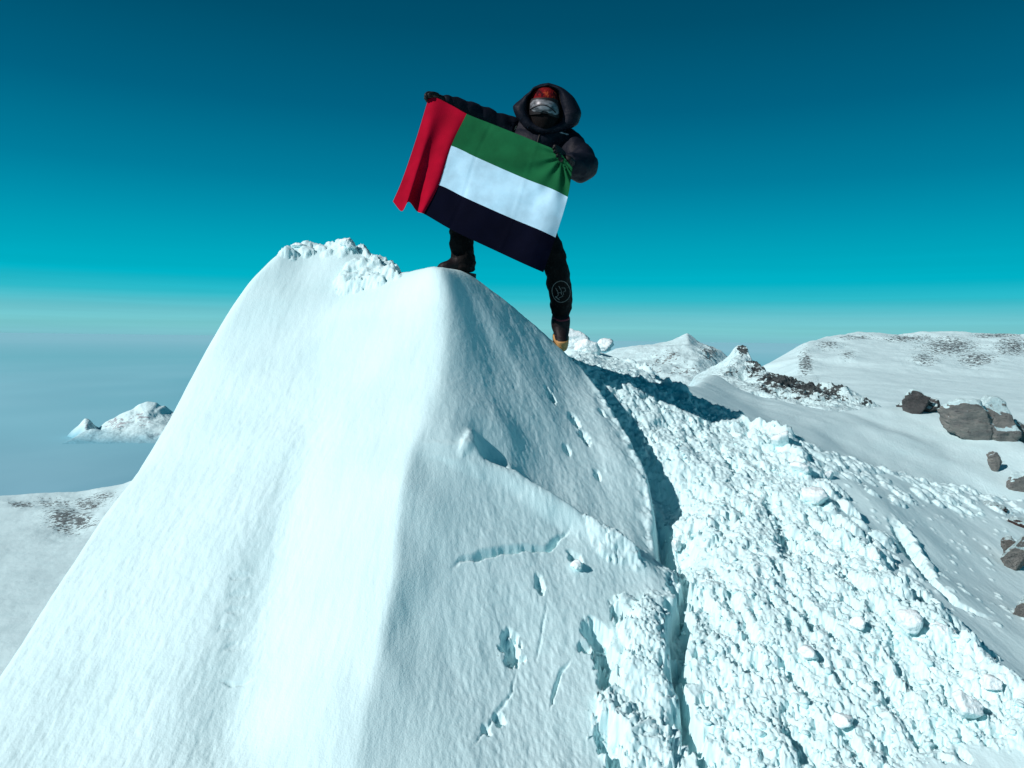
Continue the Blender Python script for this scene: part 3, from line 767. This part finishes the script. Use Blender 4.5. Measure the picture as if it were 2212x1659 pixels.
mx = ntr.nodes.new('ShaderNodeMix'); mx.data_type = 'RGBA'; ntr.links.new(rg.outputs[0], mx.inputs['Factor']); mx.inputs[6].default_value = (0.17, 0.45, 0.55, 1); ntr.links.new(lk, mx.inputs[7]); ntr.links.new(mx.outputs[2], pb.inputs['Base Color'])  # mist painted into the base colour, thickening towards the foot
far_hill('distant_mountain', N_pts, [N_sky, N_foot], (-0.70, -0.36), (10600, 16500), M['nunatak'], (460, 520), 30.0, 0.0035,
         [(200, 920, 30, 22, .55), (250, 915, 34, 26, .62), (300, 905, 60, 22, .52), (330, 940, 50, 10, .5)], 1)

# the plain of ice and low cloud far below
PZ = -1850.0
rr = np.exp(np.linspace(math.log(300.0), math.log(9.0e5), 220)); aa = np.linspace(0, 2 * np.pi, 181)
RR, AA = np.meshgrid(rr, aa, indexing='ij')
XX, YY = RR * np.sin(AA), RR * np.cos(AA)
ZZ = PZ + 40 * fbm(XX * 0.0003, YY * 0.0003, 3)
m = Mat('ice_plain_painted_haze', (0.3, 0.5, 0.55), 0.9, 0.05)
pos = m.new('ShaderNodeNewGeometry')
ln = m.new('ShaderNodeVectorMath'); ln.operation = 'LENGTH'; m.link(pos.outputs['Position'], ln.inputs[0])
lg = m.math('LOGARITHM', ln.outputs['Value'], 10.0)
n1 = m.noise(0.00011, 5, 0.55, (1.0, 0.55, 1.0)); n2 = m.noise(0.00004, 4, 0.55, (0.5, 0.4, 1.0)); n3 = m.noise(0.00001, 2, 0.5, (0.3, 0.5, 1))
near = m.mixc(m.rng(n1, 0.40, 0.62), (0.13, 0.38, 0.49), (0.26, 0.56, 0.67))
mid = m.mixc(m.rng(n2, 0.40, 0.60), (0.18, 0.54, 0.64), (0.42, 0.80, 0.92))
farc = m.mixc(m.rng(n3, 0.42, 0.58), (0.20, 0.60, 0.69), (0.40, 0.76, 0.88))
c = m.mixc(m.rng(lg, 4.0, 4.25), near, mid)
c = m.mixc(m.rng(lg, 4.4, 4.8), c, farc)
c = m.mixc(m.rng(lg, 4.8, 5.3), c, (0.29, 0.67, 0.77))  # aerial haze painted into the colour: plain fades to the horizon tone with distance
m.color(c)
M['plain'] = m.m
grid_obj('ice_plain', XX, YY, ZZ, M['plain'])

# ------------------------------------------------------------------ rocks
def rock(chunks, Y, label, seed, mat, depth=0.8):
    """an outcrop: overlapping angular chunks (u, v, width, height, tilt) grown into one mesh, mostly buried"""
    sc = Y / F
    V, Fc = [], []
    for k, (u, v, w, h, rz) in enumerate(chunks):
        bv, bf = block_mesh(seed * 31 + 500 + k * 7, 5, 0.25, 14)
        o3 = Vector((seed * 3.1 + k, 1.7, 9.2)); c = P(u, v, Y * (1 + 0.012 * k)); m = Matrix.Rotation(rz, 3, 'Y')
        b = len(V)
        for p in bv:
            n = 1 + 0.10 * mnoise.noise(p * 2.6 + o3) + 0.06 * mnoise.noise(Vector((p.x * 3, p.y * 3, p.z * 11)) + o3) + 0.035 * mnoise.noise(Vector((p.x * 9, p.y * 9, p.z * 24)) + o3)
            V.append(c + m @ (Vector((p.x * w * 0.62, p.y * w * 0.62 * depth, p.z * h * 0.62)) * sc * n))
        Fc += [[i + b for i in f] for f in bf]
    o = mesh_obj('rock', V, Fc, mat, base=P(chunks[0][0], chunks[0][1] + chunks[0][3] * 0.4, Y))
    tag(o, label, 'rock', 'granite rocks showing through the snow on the right slope')
    return o
def yB(u, v): return fB.hit(u, v).y
rock([(2098, 906, 110, 76, 0.30), (2142, 924, 130, 104, 0.50), (2192, 950, 100, 100, 0.6), (2125, 940, 110, 70, 0.2)], yB(2142, 945), 'large tan granite boulder with a snowy top on the right slope', 1, M['granite'], 0.6)
rock([(1978, 872, 56, 60, 0.2), (2000, 878, 50, 44, 0.45), (1962, 880, 44, 30, 0.1)], 20.3, 'dark rounded rock knob sticking out of the snow crest', 2, M['darkrock'])
rock([(2148, 1000, 26, 52, -0.4), (2160, 1030, 34, 40, -0.3), (2172, 1010, 20, 30, 0.2)], yB(2158, 1015), 'thin strip of pale rock showing below the large tan boulder', 3, M['granite'], 0.4)
rock([(2206, 1050, 50, 66, 0.3), (2190, 1066, 40, 36, 0.1)], yB(2205, 1058), 'tan rock cut by the right edge of the photo above the small brown rock', 4, M['granite'], 0.5)
rock([(2148, 1096, 44, 28, 0.15), (2160, 1100, 24, 18, 0.4)], G(2148, 1096).y, 'small dark brown rock at the rim of the smooth slope', 5, M['brownrock'], 0.9)
rock([(2195, 1205, 66, 90, 0.5), (2215, 1250, 60, 90, 0.7), (2180, 1180, 40, 36, 0.3)], G(2205, 1225).y, 'grey brown rock cut by the right edge beside the smooth slope', 6, M['granite'], 0.5)
rock([(2222, 1322, 56, 84, 0.6), (2208, 1345, 30, 36, 0.3)], G(2212, 1335).y, 'lowest mottled rock at the right edge above the snow blocks', 7, M['granite'], 0.5)
rock([(2200, 1132, 46, 24, 0.3), (2216, 1140, 40, 26, 0.4)], G(2204, 1134).y, 'flat purple brown rock at the right edge between two larger rocks', 8, M['brownrock'], 0.8)

# ------------------------------------------------------------------ the flag
def Z1(x, y): return (816.8 + .24615 * x, 153.1 + .24615 * y)
def lerp(a, b, t): return a + (b - a) * t
def interp_curve(knots, ts):
    """knots: (t, zx, zy); smooth through the knots"""
    k = np.array(knots, float); t = k[:, 0]
    res = []
    for c in (1, 2):
        y = k[:, c]; n = len(t); mtan = np.zeros(n)
        d = np.diff(y) / np.diff(t)
        mtan[0], mtan[-1] = d[0], d[-1]
        for i in range(1, n - 1): mtan[i] = (d[i - 1] + d[i]) / 2
        o = np.empty(len(ts))
        for q, x in enumerate(ts):
            i = min(n - 2, max(0, np.searchsorted(t, x) - 1)); h = t[i + 1] - t[i]; s = (x - t[i]) / h
            o[q] = (2*s**3-3*s**2+1)*y[i] + (s**3-2*s**2+s)*h*mtan[i] + (-2*s**3+3*s**2)*y[i+1] + (s**3-s**2)*h*mtan[i+1]
        res.append(o)
    return np.stack(res, -1)
NS, NT = 97, 73
S = np.linspace(0, 1, NS); T = np.linspace(0, 1, NT)
SR = 0.26            # where the red band ends
rows = {  # t : knots along s, in the survey of the flag
    0.0:   [(0, 440, 246), (.06, 500, 234), (.15, 640, 300), (SR, 776, 376), (.45, 1010, 470), (.72, 1400, 628), (.9, 1595, 722), (.95, 1650, 780), (1, 1705, 850)],
    0.333: [(0, 330, 610), (.06, 400, 622), (.12, 455, 640), (.19, 560, 640), (SR, 642, 656), (.45, 872, 762), (.72, 1290, 945), (.9, 1540, 1042), (1, 1664, 1106)],
    0.667: [(0, 210, 960), (.06, 290, 990), (.12, 340, 980), (.19, 430, 985), (SR, 532, 1002), (.45, 762, 1112), (.72, 1180, 1298), (.9, 1430, 1402), (1, 1556, 1462)],
    1.0:   [(0, 130, 1146), (.045, 205, 1232), (.10, 264, 1150), (.17, 335, 1228), (SR, 400, 1254), (.45, 640, 1392), (.72, 1060, 1592), (.9, 1320, 1712), (1, 1450, 1768)],
}
tk = sorted(rows)
curves = {t: interp_curve(rows[t], S) for t in tk}
FV = np.zeros((NT, NS, 3))
for i in range(NS):
    kn = [(t, curves[t][i, 0], curves[t][i, 1]) for t in tk]
    cc_ = interp_curve(kn, T)
    s = S[i]
    for j in range(NT):
        t = T[j]
        u, v = Z1(*cc_[j])
        Yd = lerp(4.50, 4.30, min(1, s / 0.9)) - 0.10 * t * (1 - s)            # faces a little to the left
        Yd += 0.02 * math.sin(3.0 * s + 2.0 * t)
        # hanging folds of the red band
        if s < SR:
            q = s / SR
            Yd += (0.006 + 0.046 * t) * math.cos(q * 2 * math.pi * 1.55 + 0.4) * (1 - q) ** 0.35
        # pulls radiating from the right hand
        dx, dy = (s - 0.92), (t - 0.03) * 0.7
        rad = math.hypot(dx, dy); ang = math.atan2(dy, -dx)
        Yd += 0.020 * math.exp(-rad / 0.22) * math.sin(ang * 11) * min(1, rad / 0.05)
        # soft creases
        n = Vector((s * 5, t * 4, 0.3))
        Yd += 0.007 * mnoise.noise(n) + 0.004 * mnoise.noise(n * 2.7) * (0.4 + s)
        Yd += 0.018 * t * s * math.sin(s * 17 + t * 2.2) * 0.5
        # ironed fold lines
        Yd += 0.0035 * math.exp(-((s - .44) / .008) ** 2) + 0.0025 * math.exp(-((t - .52) / .010) ** 2) - 0.0025 * math.exp(-((s - .72) / .008) ** 2)
        FV[j, i] = P(u, v, Yd)
flag = empty('flag', FV[NT - 1, NS // 2])
tag(flag, 'red, green, white and black striped cloth flag stretched out between both hands', 'flag')
iR = int(round(SR * (NS - 1))); j1, j2 = (NT - 1) // 3, 2 * (NT - 1) // 3
def cloth_part(name, ja, jb, ia, ib, mat):
    sub = FV[ja:jb + 1, ia:ib + 1]; r, c = sub.shape[:2]
    V = sub.reshape(-1, 3); Fc = [(a * c + b, a * c + b + 1, (a + 1) * c + b + 1, (a + 1) * c + b) for a in range(r - 1) for b in range(c - 1)]
    return mesh_obj(name, V, Fc, mat, flag)
cloth_part('red_band', 0, NT - 1, 0, iR, M['flag_red'])
cloth_part('green_stripe', 0, j1, iR, NS - 1, M['flag_green'])
cloth_part('white_stripe', j1, j2, iR, NS - 1, M['flag_white'])
cloth_part('black_stripe', j2, NT - 1, iR, NS - 1, M['flag_black'])

# ------------------------------------------------------------------ the climber
def skin_mesh(nodes, edges, sub=2, root=0):
    """nodes: (Vector, rx, ry); returns vertices and faces of a continuous tapered surface"""
    me = bpy.data.meshes.new('tmp'); me.from_pydata([tuple(n[0]) for n in nodes], edges, [])
    o = bpy.data.objects.new('tmp', me); col.objects.link(o)
    o.modifiers.new('s', 'SKIN').use_smooth_shade = True
    sd = o.modifiers.new('d', 'SUBSURF'); sd.levels = sub; sd.render_levels = sub
    if not me.skin_vertices:
        bpy.context.view_layer.objects.active = o
        bpy.ops.mesh.customdata_skin_add() if hasattr(bpy.ops.mesh, 'customdata_skin_add') else None
    for i, n in enumerate(nodes):
        me.skin_vertices[0].data[i].radius = (n[1], n[2]); me.skin_vertices[0].data[i].use_root = (i == root)
    dg = bpy.context.evaluated_depsgraph_get()
    ev = o.evaluated_get(dg).to_mesh()
    V = [v.co.copy() for v in ev.vertices]; Fc = [list(p.vertices) for p in ev.polygons]
    bpy.data.objects.remove(o); bpy.data.meshes.remove(me)
    return V, Fc
def sn(u, v, Y, rx, ry=None): return (P(u, v, Y), rx, ry if ry else rx)
def chain(n, start=0): return [(i, i + 1) for i in range(start, start + n - 1)]
def wrinkle(V, amp, f, seed, zf=1.0):
    o = Vector((seed, seed * 2, seed * 3)); c = Vector((0, 0, 0))
    return [v + Vector((mnoise.noise(Vector((v.x * f, v.y * f, v.z * f * zf)) + o), mnoise.noise(Vector((v.x * f, v.y * f, v.z * f * zf)) + o * 2), 0.5 * mnoise.noise(Vector((v.x * f, v.y * f, v.z * f * zf)) + o * 3))) * amp for v in V]

base = P(1100, 700, 4.8)
# body under the clothes: one surface from head to feet
nodes = [sn(1112, 445, 4.93, .13, .10), sn(1130, 380, 4.90, .125, .10), sn(1160, 310, 4.84, .15, .11), sn(1174, 275, 4.79, .06), sn(1176, 247, 4.73, .08, .09), sn(1176, 210, 4.72, .085, .095),
         sn(1120, 285, 4.84, .065), sn(1035, 255, 4.74, .05), sn(962, 222, 4.60, .032),
         sn(1228, 300, 4.82, .065), sn(1266, 370, 4.66, .05), sn(1222, 345, 4.42, .032),
         sn(1080, 462, 4.90, .09), sn(1004, 430, 4.68, .062), sn(1000, 535, 4.66, .042), sn(1000, 556, 4.66, .036),
         sn(1146, 462, 4.90, .09), sn(1196, 545, 4.80, .062), sn(1211, 670, 4.97, .042), sn(1209, 688, 4.98, .036)]
edges = [(0, 1), (1, 2), (2, 3), (3, 4), (4, 5), (2, 6), (6, 7), (7, 8), (2, 9), (9, 10), (10, 11), (0, 12), (12, 13), (13, 14), (14, 15), (0, 16), (16, 17), (17, 18), (18, 19)]
V, Fc = skin_mesh(nodes, edges)
person = mesh_obj('person', V, Fc, M['skin'], base=base)
tag(person, 'person in black hooded down jacket and goggles straddling the snow crest with a flag', 'person')

# jacket
nodes = [sn(1112, 465, 4.93, .185, .15), sn(1122, 410, 4.91, .19, .16), sn(1140, 350, 4.88, .20, .165), sn(1165, 300, 4.84, .17, .15), sn(1176, 272, 4.80, .115, .11),
         sn(1118, 286, 4.84, .095), sn(1075, 272, 4.79, .082), sn(1034, 254, 4.73, .078), sn(1000, 237, 4.66, .066), sn(968, 222, 4.60, .05), sn(952, 215, 4.57, .036),
         sn(1222, 306, 4.82, .10), sn(1250, 336, 4.74, .10), sn(1264, 364, 4.62, .102), sn(1250, 362, 4.52, .085), sn(1234, 352, 4.44, .062), sn(1226, 346, 4.40, .045)]
edges = [(0, 1), (1, 2), (2, 3), (3, 4), (3, 5), (5, 6), (6, 7), (7, 8), (8, 9), (9, 10), (3, 11), (11, 12), (12, 13), (13, 14), (14, 15), (15, 16)]
V, Fc = skin_mesh(nodes, edges, 3)
# quilted baffles: swell the surface in bands
bmj = bmesh.new(); vv = [bmj.verts.new(v) for v in V]
for f in Fc: bmj.faces.new([vv[i] for i in f])
bmj.normal_update()
sh = P(1165, 300, 4.84)
for v in bmj.verts:
    w = (v.co - sh).length
    arm = abs(v.co.x - sh.x) > 0.19
    k = abs(math.sin(w * math.pi / 0.105)) if arm else abs(math.sin((v.co.z - 0.3 * abs(v.co.x - sh.x)) * math.pi / 0.10))
    v.co += v.normal * (0.013 * (k ** 0.5 - 0.6) + 0.006 * mnoise.noise(v.co * 16) + 0.003 * mnoise.noise(v.co * 40))
V = [v.co.copy() for v in bmj.verts]; bmj.free()
jacket = mesh_obj('jacket', V, Fc, M['jacket'], person)
jV, jF = V, Fc
tree_j = bvhtree.BVHTree.FromPolygons(jV, jF)

# trousers
nodes = [sn(1112, 452, 4.93, .155, .13), sn(1078, 466, 4.88, .12), sn(1040, 447, 4.78, .105), sn(1004, 430, 4.68, .095), sn(1000, 480, 4.68, .084), sn(997, 520, 4.67, .080), sn(999, 552, 4.65, .080), sn(1002, 574, 4.645, .082), sn(1004, 592, 4.645, .080),
         sn(1148, 468, 4.88, .12), sn(1176, 510, 4.80, .10), sn(1194, 545, 4.76, .083), sn(1205, 590, 4.82, .084), sn(1211, 640, 4.9, .086), sn(1212, 668, 4.94, .078), sn(1211, 690, 4.96, .058)]
edges = [(0, 1), (1, 2), (2, 3), (3, 4), (4, 5), (5, 6), (6, 7), (7, 8), (0, 9), (9, 10), (10, 11), (11, 12), (12, 13), (13, 14), (14, 15)]
V, Fc = skin_mesh(nodes, edges, 3)
V = wrinkle(V, 0.016, 11, 3.3, 1.6); V = wrinkle(V, 0.006, 30, 5.1, 1.3)
trousers = mesh_obj('trousers', V, Fc, M['trousers'], person)
tree_t = bvhtree.BVHTree.FromPolygons(V, Fc)

def tube(path, r, closed=False, seg=6):
    V, Fc = [], []
    n = len(path)
    for i, p in enumerate(path):
        a = path[(i - 1) % n] if (closed or i > 0) else p; b = path[(i + 1) % n] if (closed or i < n - 1) else p
        d = (b - a).normalized(); s = d.cross(Vector((0.1, 1, 0.05))).normalized(); q = s.cross(d)
        for k in range(seg):
            t = 2 * math.pi * k / seg; V.append(p + (s * math.cos(t) + q * math.sin(t)) * r)
    for i in range(n if closed else n - 1):
        for k in range(seg):
            j = (i + 1) % n
            Fc.append((i * seg + k, i * seg + (k + 1) % seg, j * seg + (k + 1) % seg, j * seg + k))
    return V, Fc
def on(tree, u, v, Y0=4.0, lift=0.002):
    d = P(u, v, 1.0).normalized()
    loc, nrm, i, dist = tree.ray_cast(Vector((0, 0, 0)), d, 8.0)
    if loc is None: return P(u, v, 4.85)
    return loc - d * lift
def merge(parts):
    V, Fc = [], []
    for v, f in parts:
        b = len(V); V += list(v); Fc += [[i + b for i in q] for q in f]
    return V, Fc
# round emblem printed on the knee of the trousers
parts = []
ring = [on(tree_t, 1212 + 19.5 * math.cos(t) * (1 + .04 * math.sin(2 * t)), 630 + 23 * math.sin(t)) for t in np.linspace(0, 2 * math.pi, 40, endpoint=False)]
parts.append(tube(ring, 0.0022, True))
for stroke in ([(1200, 622), (1205, 630), (1206, 638), (1202, 641)], [(1207, 618), (1212, 627), (1213, 636)], [(1213, 622), (1220, 622), (1222, 628), (1216, 631), (1218, 637)], [(1204, 633), (1211, 632), (1216, 640), (1208, 643)]):
    parts.append(tube([on(tree_t, *p) for p in stroke], 0.0018))
parts.append(tube([on(tree_t, 1199.5 + k, 640.5 + k * 0.78) for k in range(0, 12, 3)], 0.0034))
mesh_obj('emblem', *merge(parts), M['print'], trousers)
# small line of white lettering on the chest
parts = []
def chest(x, y): return (1021 + .13847 * x, 153.1 + .13847 * y)
for k in range(11):
    t0 = k / 11; t1 = t0 + 0.062
    for st in ([(0, 0), (0, 1)], [(0, 0), (1, 0)], [(0, .5), (1, .5)], [(1, 0), (1, 1)], [(0, 1), (1, 1)]):
        if random.random() < (0.45 if k < 4 else 0.8):
            q = []
            for sx, sy in st:
                t = lerp(t0, t1, sx); x = lerp(1258, 1498, t); y = lerp(918, 990, t) + 14 * sy
                q.append(on(tree_j, *chest(x, y)))
            parts.append(tube(q, 0.0011, False, 5))
mesh_obj('chest_lettering', *merge(parts), M['print_white'], jacket)
# front zip
zipp = [on(tree_j, lerp(1166, 1150, t), lerp(290, 345, t), lift=0.003) for t in np.linspace(0, 1, 8)]
mesh_obj('zip', *tube(zipp, 0.005), M['strap'], jacket)

# hood: a thick padded ring closing behind the head
hc = P(1180, 230, 4.72)
sil = [(1180, 180), (1200, 183), (1222, 196), (1242, 215), (1254, 239), (1251, 262), (1236, 277), (1205, 288), (1170, 290), (1140, 280), (1119, 258), (1109, 234), (1113, 224), (1130, 210), (1150, 192), (1163, 183)]
opn = [(1178, 187), (1194, 190), (1208, 202), (1212, 219), (1217, 240), (1215, 255), (1208, 265), (1192, 271), (1173, 272), (1155, 267), (1143, 254), (1138, 239), (1138, 228), (1140, 215), (1149, 199), (1163, 190)]
def closed_spline(pts, n):
    out_ = []; m_ = len(pts)
    for k in range(n):
        x = k / n * m_; i = int(x); s = x - i
        p0, p1, p2, p3 = (np.array(pts[(i + d) % m_], float) for d in (-1, 0, 1, 2))
        out_.append(0.5 * (2 * p1 + (p2 - p0) * s + (2 * p0 - 5 * p1 + 4 * p2 - p3) * s * s + (3 * p1 - p0 - 3 * p2 + p3) * s ** 3))
    return out_
nh = 72
so, si = closed_spline(sil, nh), closed_spline(opn, nh)
prof = [(-0.25, 4.74), (-0.02, 4.66), (0.2, 4.64), (0.55, 4.635), (0.85, 4.655), (1.0, 4.70), (1.02, 4.76), (0.96, 4.84), (0.80, 4.91), (0.3, 4.96), (-0.8, 4.985)]
V, Fc = [], []
ctr = np.array((1180, 234))
for (w, Yp) in prof:
    for k in range(nh):
        q = si[k] + (so[k] - si[k]) * w
        if w < -0.5: q = ctr + (si[k] - ctr) * 0.35
        low = max(0, (q[1] - 245) / 40)
        p = P(q[0], q[1], Yp + 0.02 * low)
        fold = 0.005 * math.sin(k * 2 * math.pi / nh * 9 + 2 * math.sin(k * .31)) * (1 if 0.1 < w < 1.01 else 0.3)
        d = (p - hc).normalized(); V.append(p + d * fold * 0.7 + d * 0.004 * mnoise.noise(p * 12))
r_ = len(prof)
for a in range(r_ - 1):
    for k in range(nh): Fc.append((a * nh + k, a * nh + (k + 1) % nh, (a + 1) * nh + (k + 1) % nh, (a + 1) * nh + k))
Fc.append([(r_ - 1) * nh + k for k in range(nh)])
hood = mesh_obj('hood', V, Fc, M['jacket'], jacket)
# dark lining inside
V, Fc = [], []
lin = [(-0.02, 4.66), (-0.35, 4.72), (-0.5, 4.82), (-2.0, 4.88)]
for (w, Yp) in lin:
    for k in range(nh):
        q = si[k] + (so[k] - si[k]) * max(w, -0.6)
        if w < -1: q = ctr + (si[k] - ctr) * 0.5
        V.append(P(q[0], q[1], Yp))
for a in range(3):
    for k in range(nh): Fc.append((a * nh + k, a * nh + (k + 1) % nh, (a + 1) * nh + (k + 1) % nh, (a + 1) * nh + k))
Fc.append([3 * nh + k for k in range(nh)])
mesh_obj('lining', V, Fc, M['lining'], hood)

# face mask, beanie, goggles
def ellip(c, rx, ry, rz, t0, t1, p0, p1, nt_=20, np_=28, bulge=None):
    V, Fc = [], []
    for i in range(nt_ + 1):
        th = lerp(t0, t1, i / nt_)
        for k in range(np_ + 1):
            ph = lerp(p0, p1, k / np_)
            V.append(c + Vector((rx * math.cos(th) * math.sin(ph), -ry * math.cos(th) * math.cos(ph), rz * math.sin(th))))
    w = np_ + 1
    for i in range(nt_):
        for k in range(np_): Fc.append((i * w + k, i * w + k + 1, (i + 1) * w + k + 1, (i + 1) * w + k))
    return V, Fc
fc = P(1176, 238, 4.73)
V, Fc = ellip(fc + Vector((0, -0.01, -0.035)), .098, .112, .125, R(-85), R(30), R(-120), R(120))
V = wrinkle(V, 0.008, 25, 2)
mesh_obj('face_mask', V, Fc, M['lining'], person)
bc = P(1176, 223, 4.72)
V, Fc = ellip(bc, .092, .104, .106, R(-8), R(90), R(-180), R(180), 18, 40)
V = wrinkle(V, 0.006, 25, 4)
beanie = mesh_obj('beanie', V, Fc, M['knit'], person)
V, Fc = ellip(bc + Vector((0, 0, -0.008)), .099, .113, .110, R(-11), R(4), R(-180), R(180), 4, 40)
mesh_obj('cuff', V, Fc, M['strap'], beanie)
gc = P(1175, 242, 4.72)
gog = empty('goggles', (0, 0, 0)); gog.parent = person; gog.location = (0, 0, 0)
def gogpart(name, rx, ry, z0, z1, ph, mat, tilt, parent, nz=8, nph=28, roundness=0.0):
    V, Fc = [], []
    for i in range(nz + 1):
        for k in range(nph + 1):
            a = lerp(-ph, ph, k / nph); e = abs(a) / ph
            z = lerp(z0, z1, i / nz) * (1 - roundness * e ** 4)
            if abs(a) < 0.22 and z < 0: z *= 0.86                       # nose notch
            V.append(gc + Vector((rx * math.sin(a), -ry * math.cos(a) - 0.012 * (1 - (2 * i / nz - 1) ** 2), z + tilt * math.sin(a))))
    w = nph + 1
    for i in range(nz):
        for k in range(nph): Fc.append((i * w + k, i * w + k + 1, (i + 1) * w + k + 1, (i + 1) * w + k))
    return mesh_obj(name, V, Fc, mat, parent)
fr = gogpart('frame', .102, .122, -.052, .048, R(82), M['strap'], -0.012, gog, roundness=0.25)
gogpart('lens', .102, .130, -.040, .036, R(60), M['lens'], -0.014, gog, roundness=0.35)
st_ = [gc + Vector((.106 * math.sin(a), -.140 * math.cos(a), -0.014 - 0.022 * math.sin(a) + 0.012 * math.cos(3 * a))) for a in np.linspace(R(-58), R(40), 16)]
mesh_obj('strap', *tube(st_, 0.0042), M['strap'], gog)

# gloves with five fingers closed on the cloth
def glove(root, aim, across, bend, parent, sc=1.0):
    """root: wrist; aim: along the palm; across: towards the little finger; bend: the way fingers curl"""
    aim, across, bend = aim.normalized(), across.normalized(), bend.normalized()
    parts = []
    nodes = [(root, .034 * sc, .030 * sc), (root + aim * .045 * sc, .042 * sc, .026 * sc), (root + aim * .085 * sc, .044 * sc, .024 * sc)]
    parts.append(skin_mesh(nodes, chain(3), 2))
    for k, (l, o) in enumerate(((.070, -.032), (.080, -.011), (.074, .011), (.058, .031))):
        b = root + aim * (.075 * sc) + across * o * sc
        p1 = b + aim * l * .40 * sc + bend * l * .10 * sc
        p2 = p1 + aim * l * .10 * sc + bend * l * .42 * sc
        p3 = p2 - aim * l * .28 * sc + bend * l * .16 * sc
        parts.append(skin_mesh([(b, .0135 * sc, .0135 * sc), (p1, .0125 * sc, .0125 * sc), (p2, .0115 * sc, .0115 * sc), (p3, .0095 * sc, .0095 * sc)], chain(4), 2))
    b = root + aim * .035 * sc - across * .034 * sc
    p1 = b + aim * .03 * sc - across * .022 * sc + bend * .018 * sc
    p2 = p1 + aim * .022 * sc + bend * .026 * sc + across * .006 * sc
    parts.append(skin_mesh([(b, .016 * sc, .016 * sc), (p1, .0145 * sc, .0145 * sc), (p2, .012 * sc, .012 * sc)], chain(3), 2))
    V, Fc = merge(parts)
    return mesh_obj('glove', V, Fc, M['glove'], parent)
w1 = P(962, 219, 4.59); w2 = P(1236, 356, 4.42)
glove(w1, P(936, 210, 4.545) - w1, Vector((0.1, 0.9, -0.3)), Vector((-0.25, -0.6, -0.7)), person, 1.05)
glove(w2, P(1212, 338, 4.335) - w2, Vector((0.45, -0.1, -0.85)), Vector((-0.5, -0.75, 0.1)), person, 1.15)

# boots
def boot(ankle, toe_dir, length, parent, sole_mat, up=Vector((0, 0, 1)), rand=0.02):
    d = toe_dir.normalized(); side = d.cross(up).normalized(); up2 = side.cross(d).normalized()
    def p(f, h): return ankle + d * f + up2 * h
    n = [(p(0.0, .09), .070, .070), (p(-.005, .03), .070, .070), (p(-.02, -.045), .074, .072), (p(.06, -.03), .055, .055), (p(.13, -.048), .050, .042), (p(.13 + (length - .22), -.058), .040, .03)]
    V, Fc = skin_mesh(n, [(0, 1), (1, 2), (1, 3), (3, 4), (4, 5)], 3)
    V = wrinkle(V, 0.006, 20, 1.1)
    b = mesh_obj('boot', V, Fc, M['boot'], parent)
    outl = []
    for t in np.linspace(0, 2 * math.pi, 36, endpoint=False):
        f = math.cos(t); wdt = 0.052 * (1 - 0.16 * (f < 0) ) * abs(math.sin(t)) ** 0.7 * (1 if math.sin(t) > 0 else -1)
        outl.append((0.5 * (length) * f + length * 0.5 - 0.085, wdt))
    V = []; m_ = len(outl)
    for h, g in ((-.064, 1.0), (-.068, 1.04), (-.088, 1.05), (-.108, 1.0)):
        for f, s in outl: V.append(ankle + d * f + side * s * g + up2 * (h * (1 - 0.10 * max(0, f / length)) + (rand if h > -.07 else 0.016) * max(0, f / length) ** 2))
    Fc = [(r * m_ + k, r * m_ + (k + 1) % m_, (r + 1) * m_ + (k + 1) % m_, (r + 1) * m_ + k) for r in range(3) for k in range(m_)]
    Fc += [list(range(m_ - 1, -1, -1)), [3 * m_ + k for k in range(m_)]]
    mesh_obj('sole', V, Fc, sole_mat, b)
    pr = []
    for k in range(4):
        f = 0.05 + 0.026 * k; h = 0.028 - 0.016 * k
        pr.append(tube([ankle + d * f + side * s + up2 * (h - abs(s) * 0.5 + 0.012 * (k % 2) * s / 0.04) for s in np.linspace(-.04, .04, 6)], 0.0045))
    pr.append(tube([ankle + d * 0.02 * math.cos(t) + side * .058 * math.sin(t) + d * .045 * math.cos(t) + up2 * 0.05 for t in np.linspace(-1.1, 1.1, 12)], 0.009))
    mesh_obj('laces', *merge(pr), M['boot_red'], b)
    return b
boot(P(1211, 694, 4.96), Vector((0.02, -0.80, -0.60)), 0.30, person, M['sole'], Vector((0, -0.5, 0.85)), 0.075)
boot(P(1003, 567, 4.655), Vector((-0.84, -0.50, 0.06)), 0.27, person, M['sole_dark'])
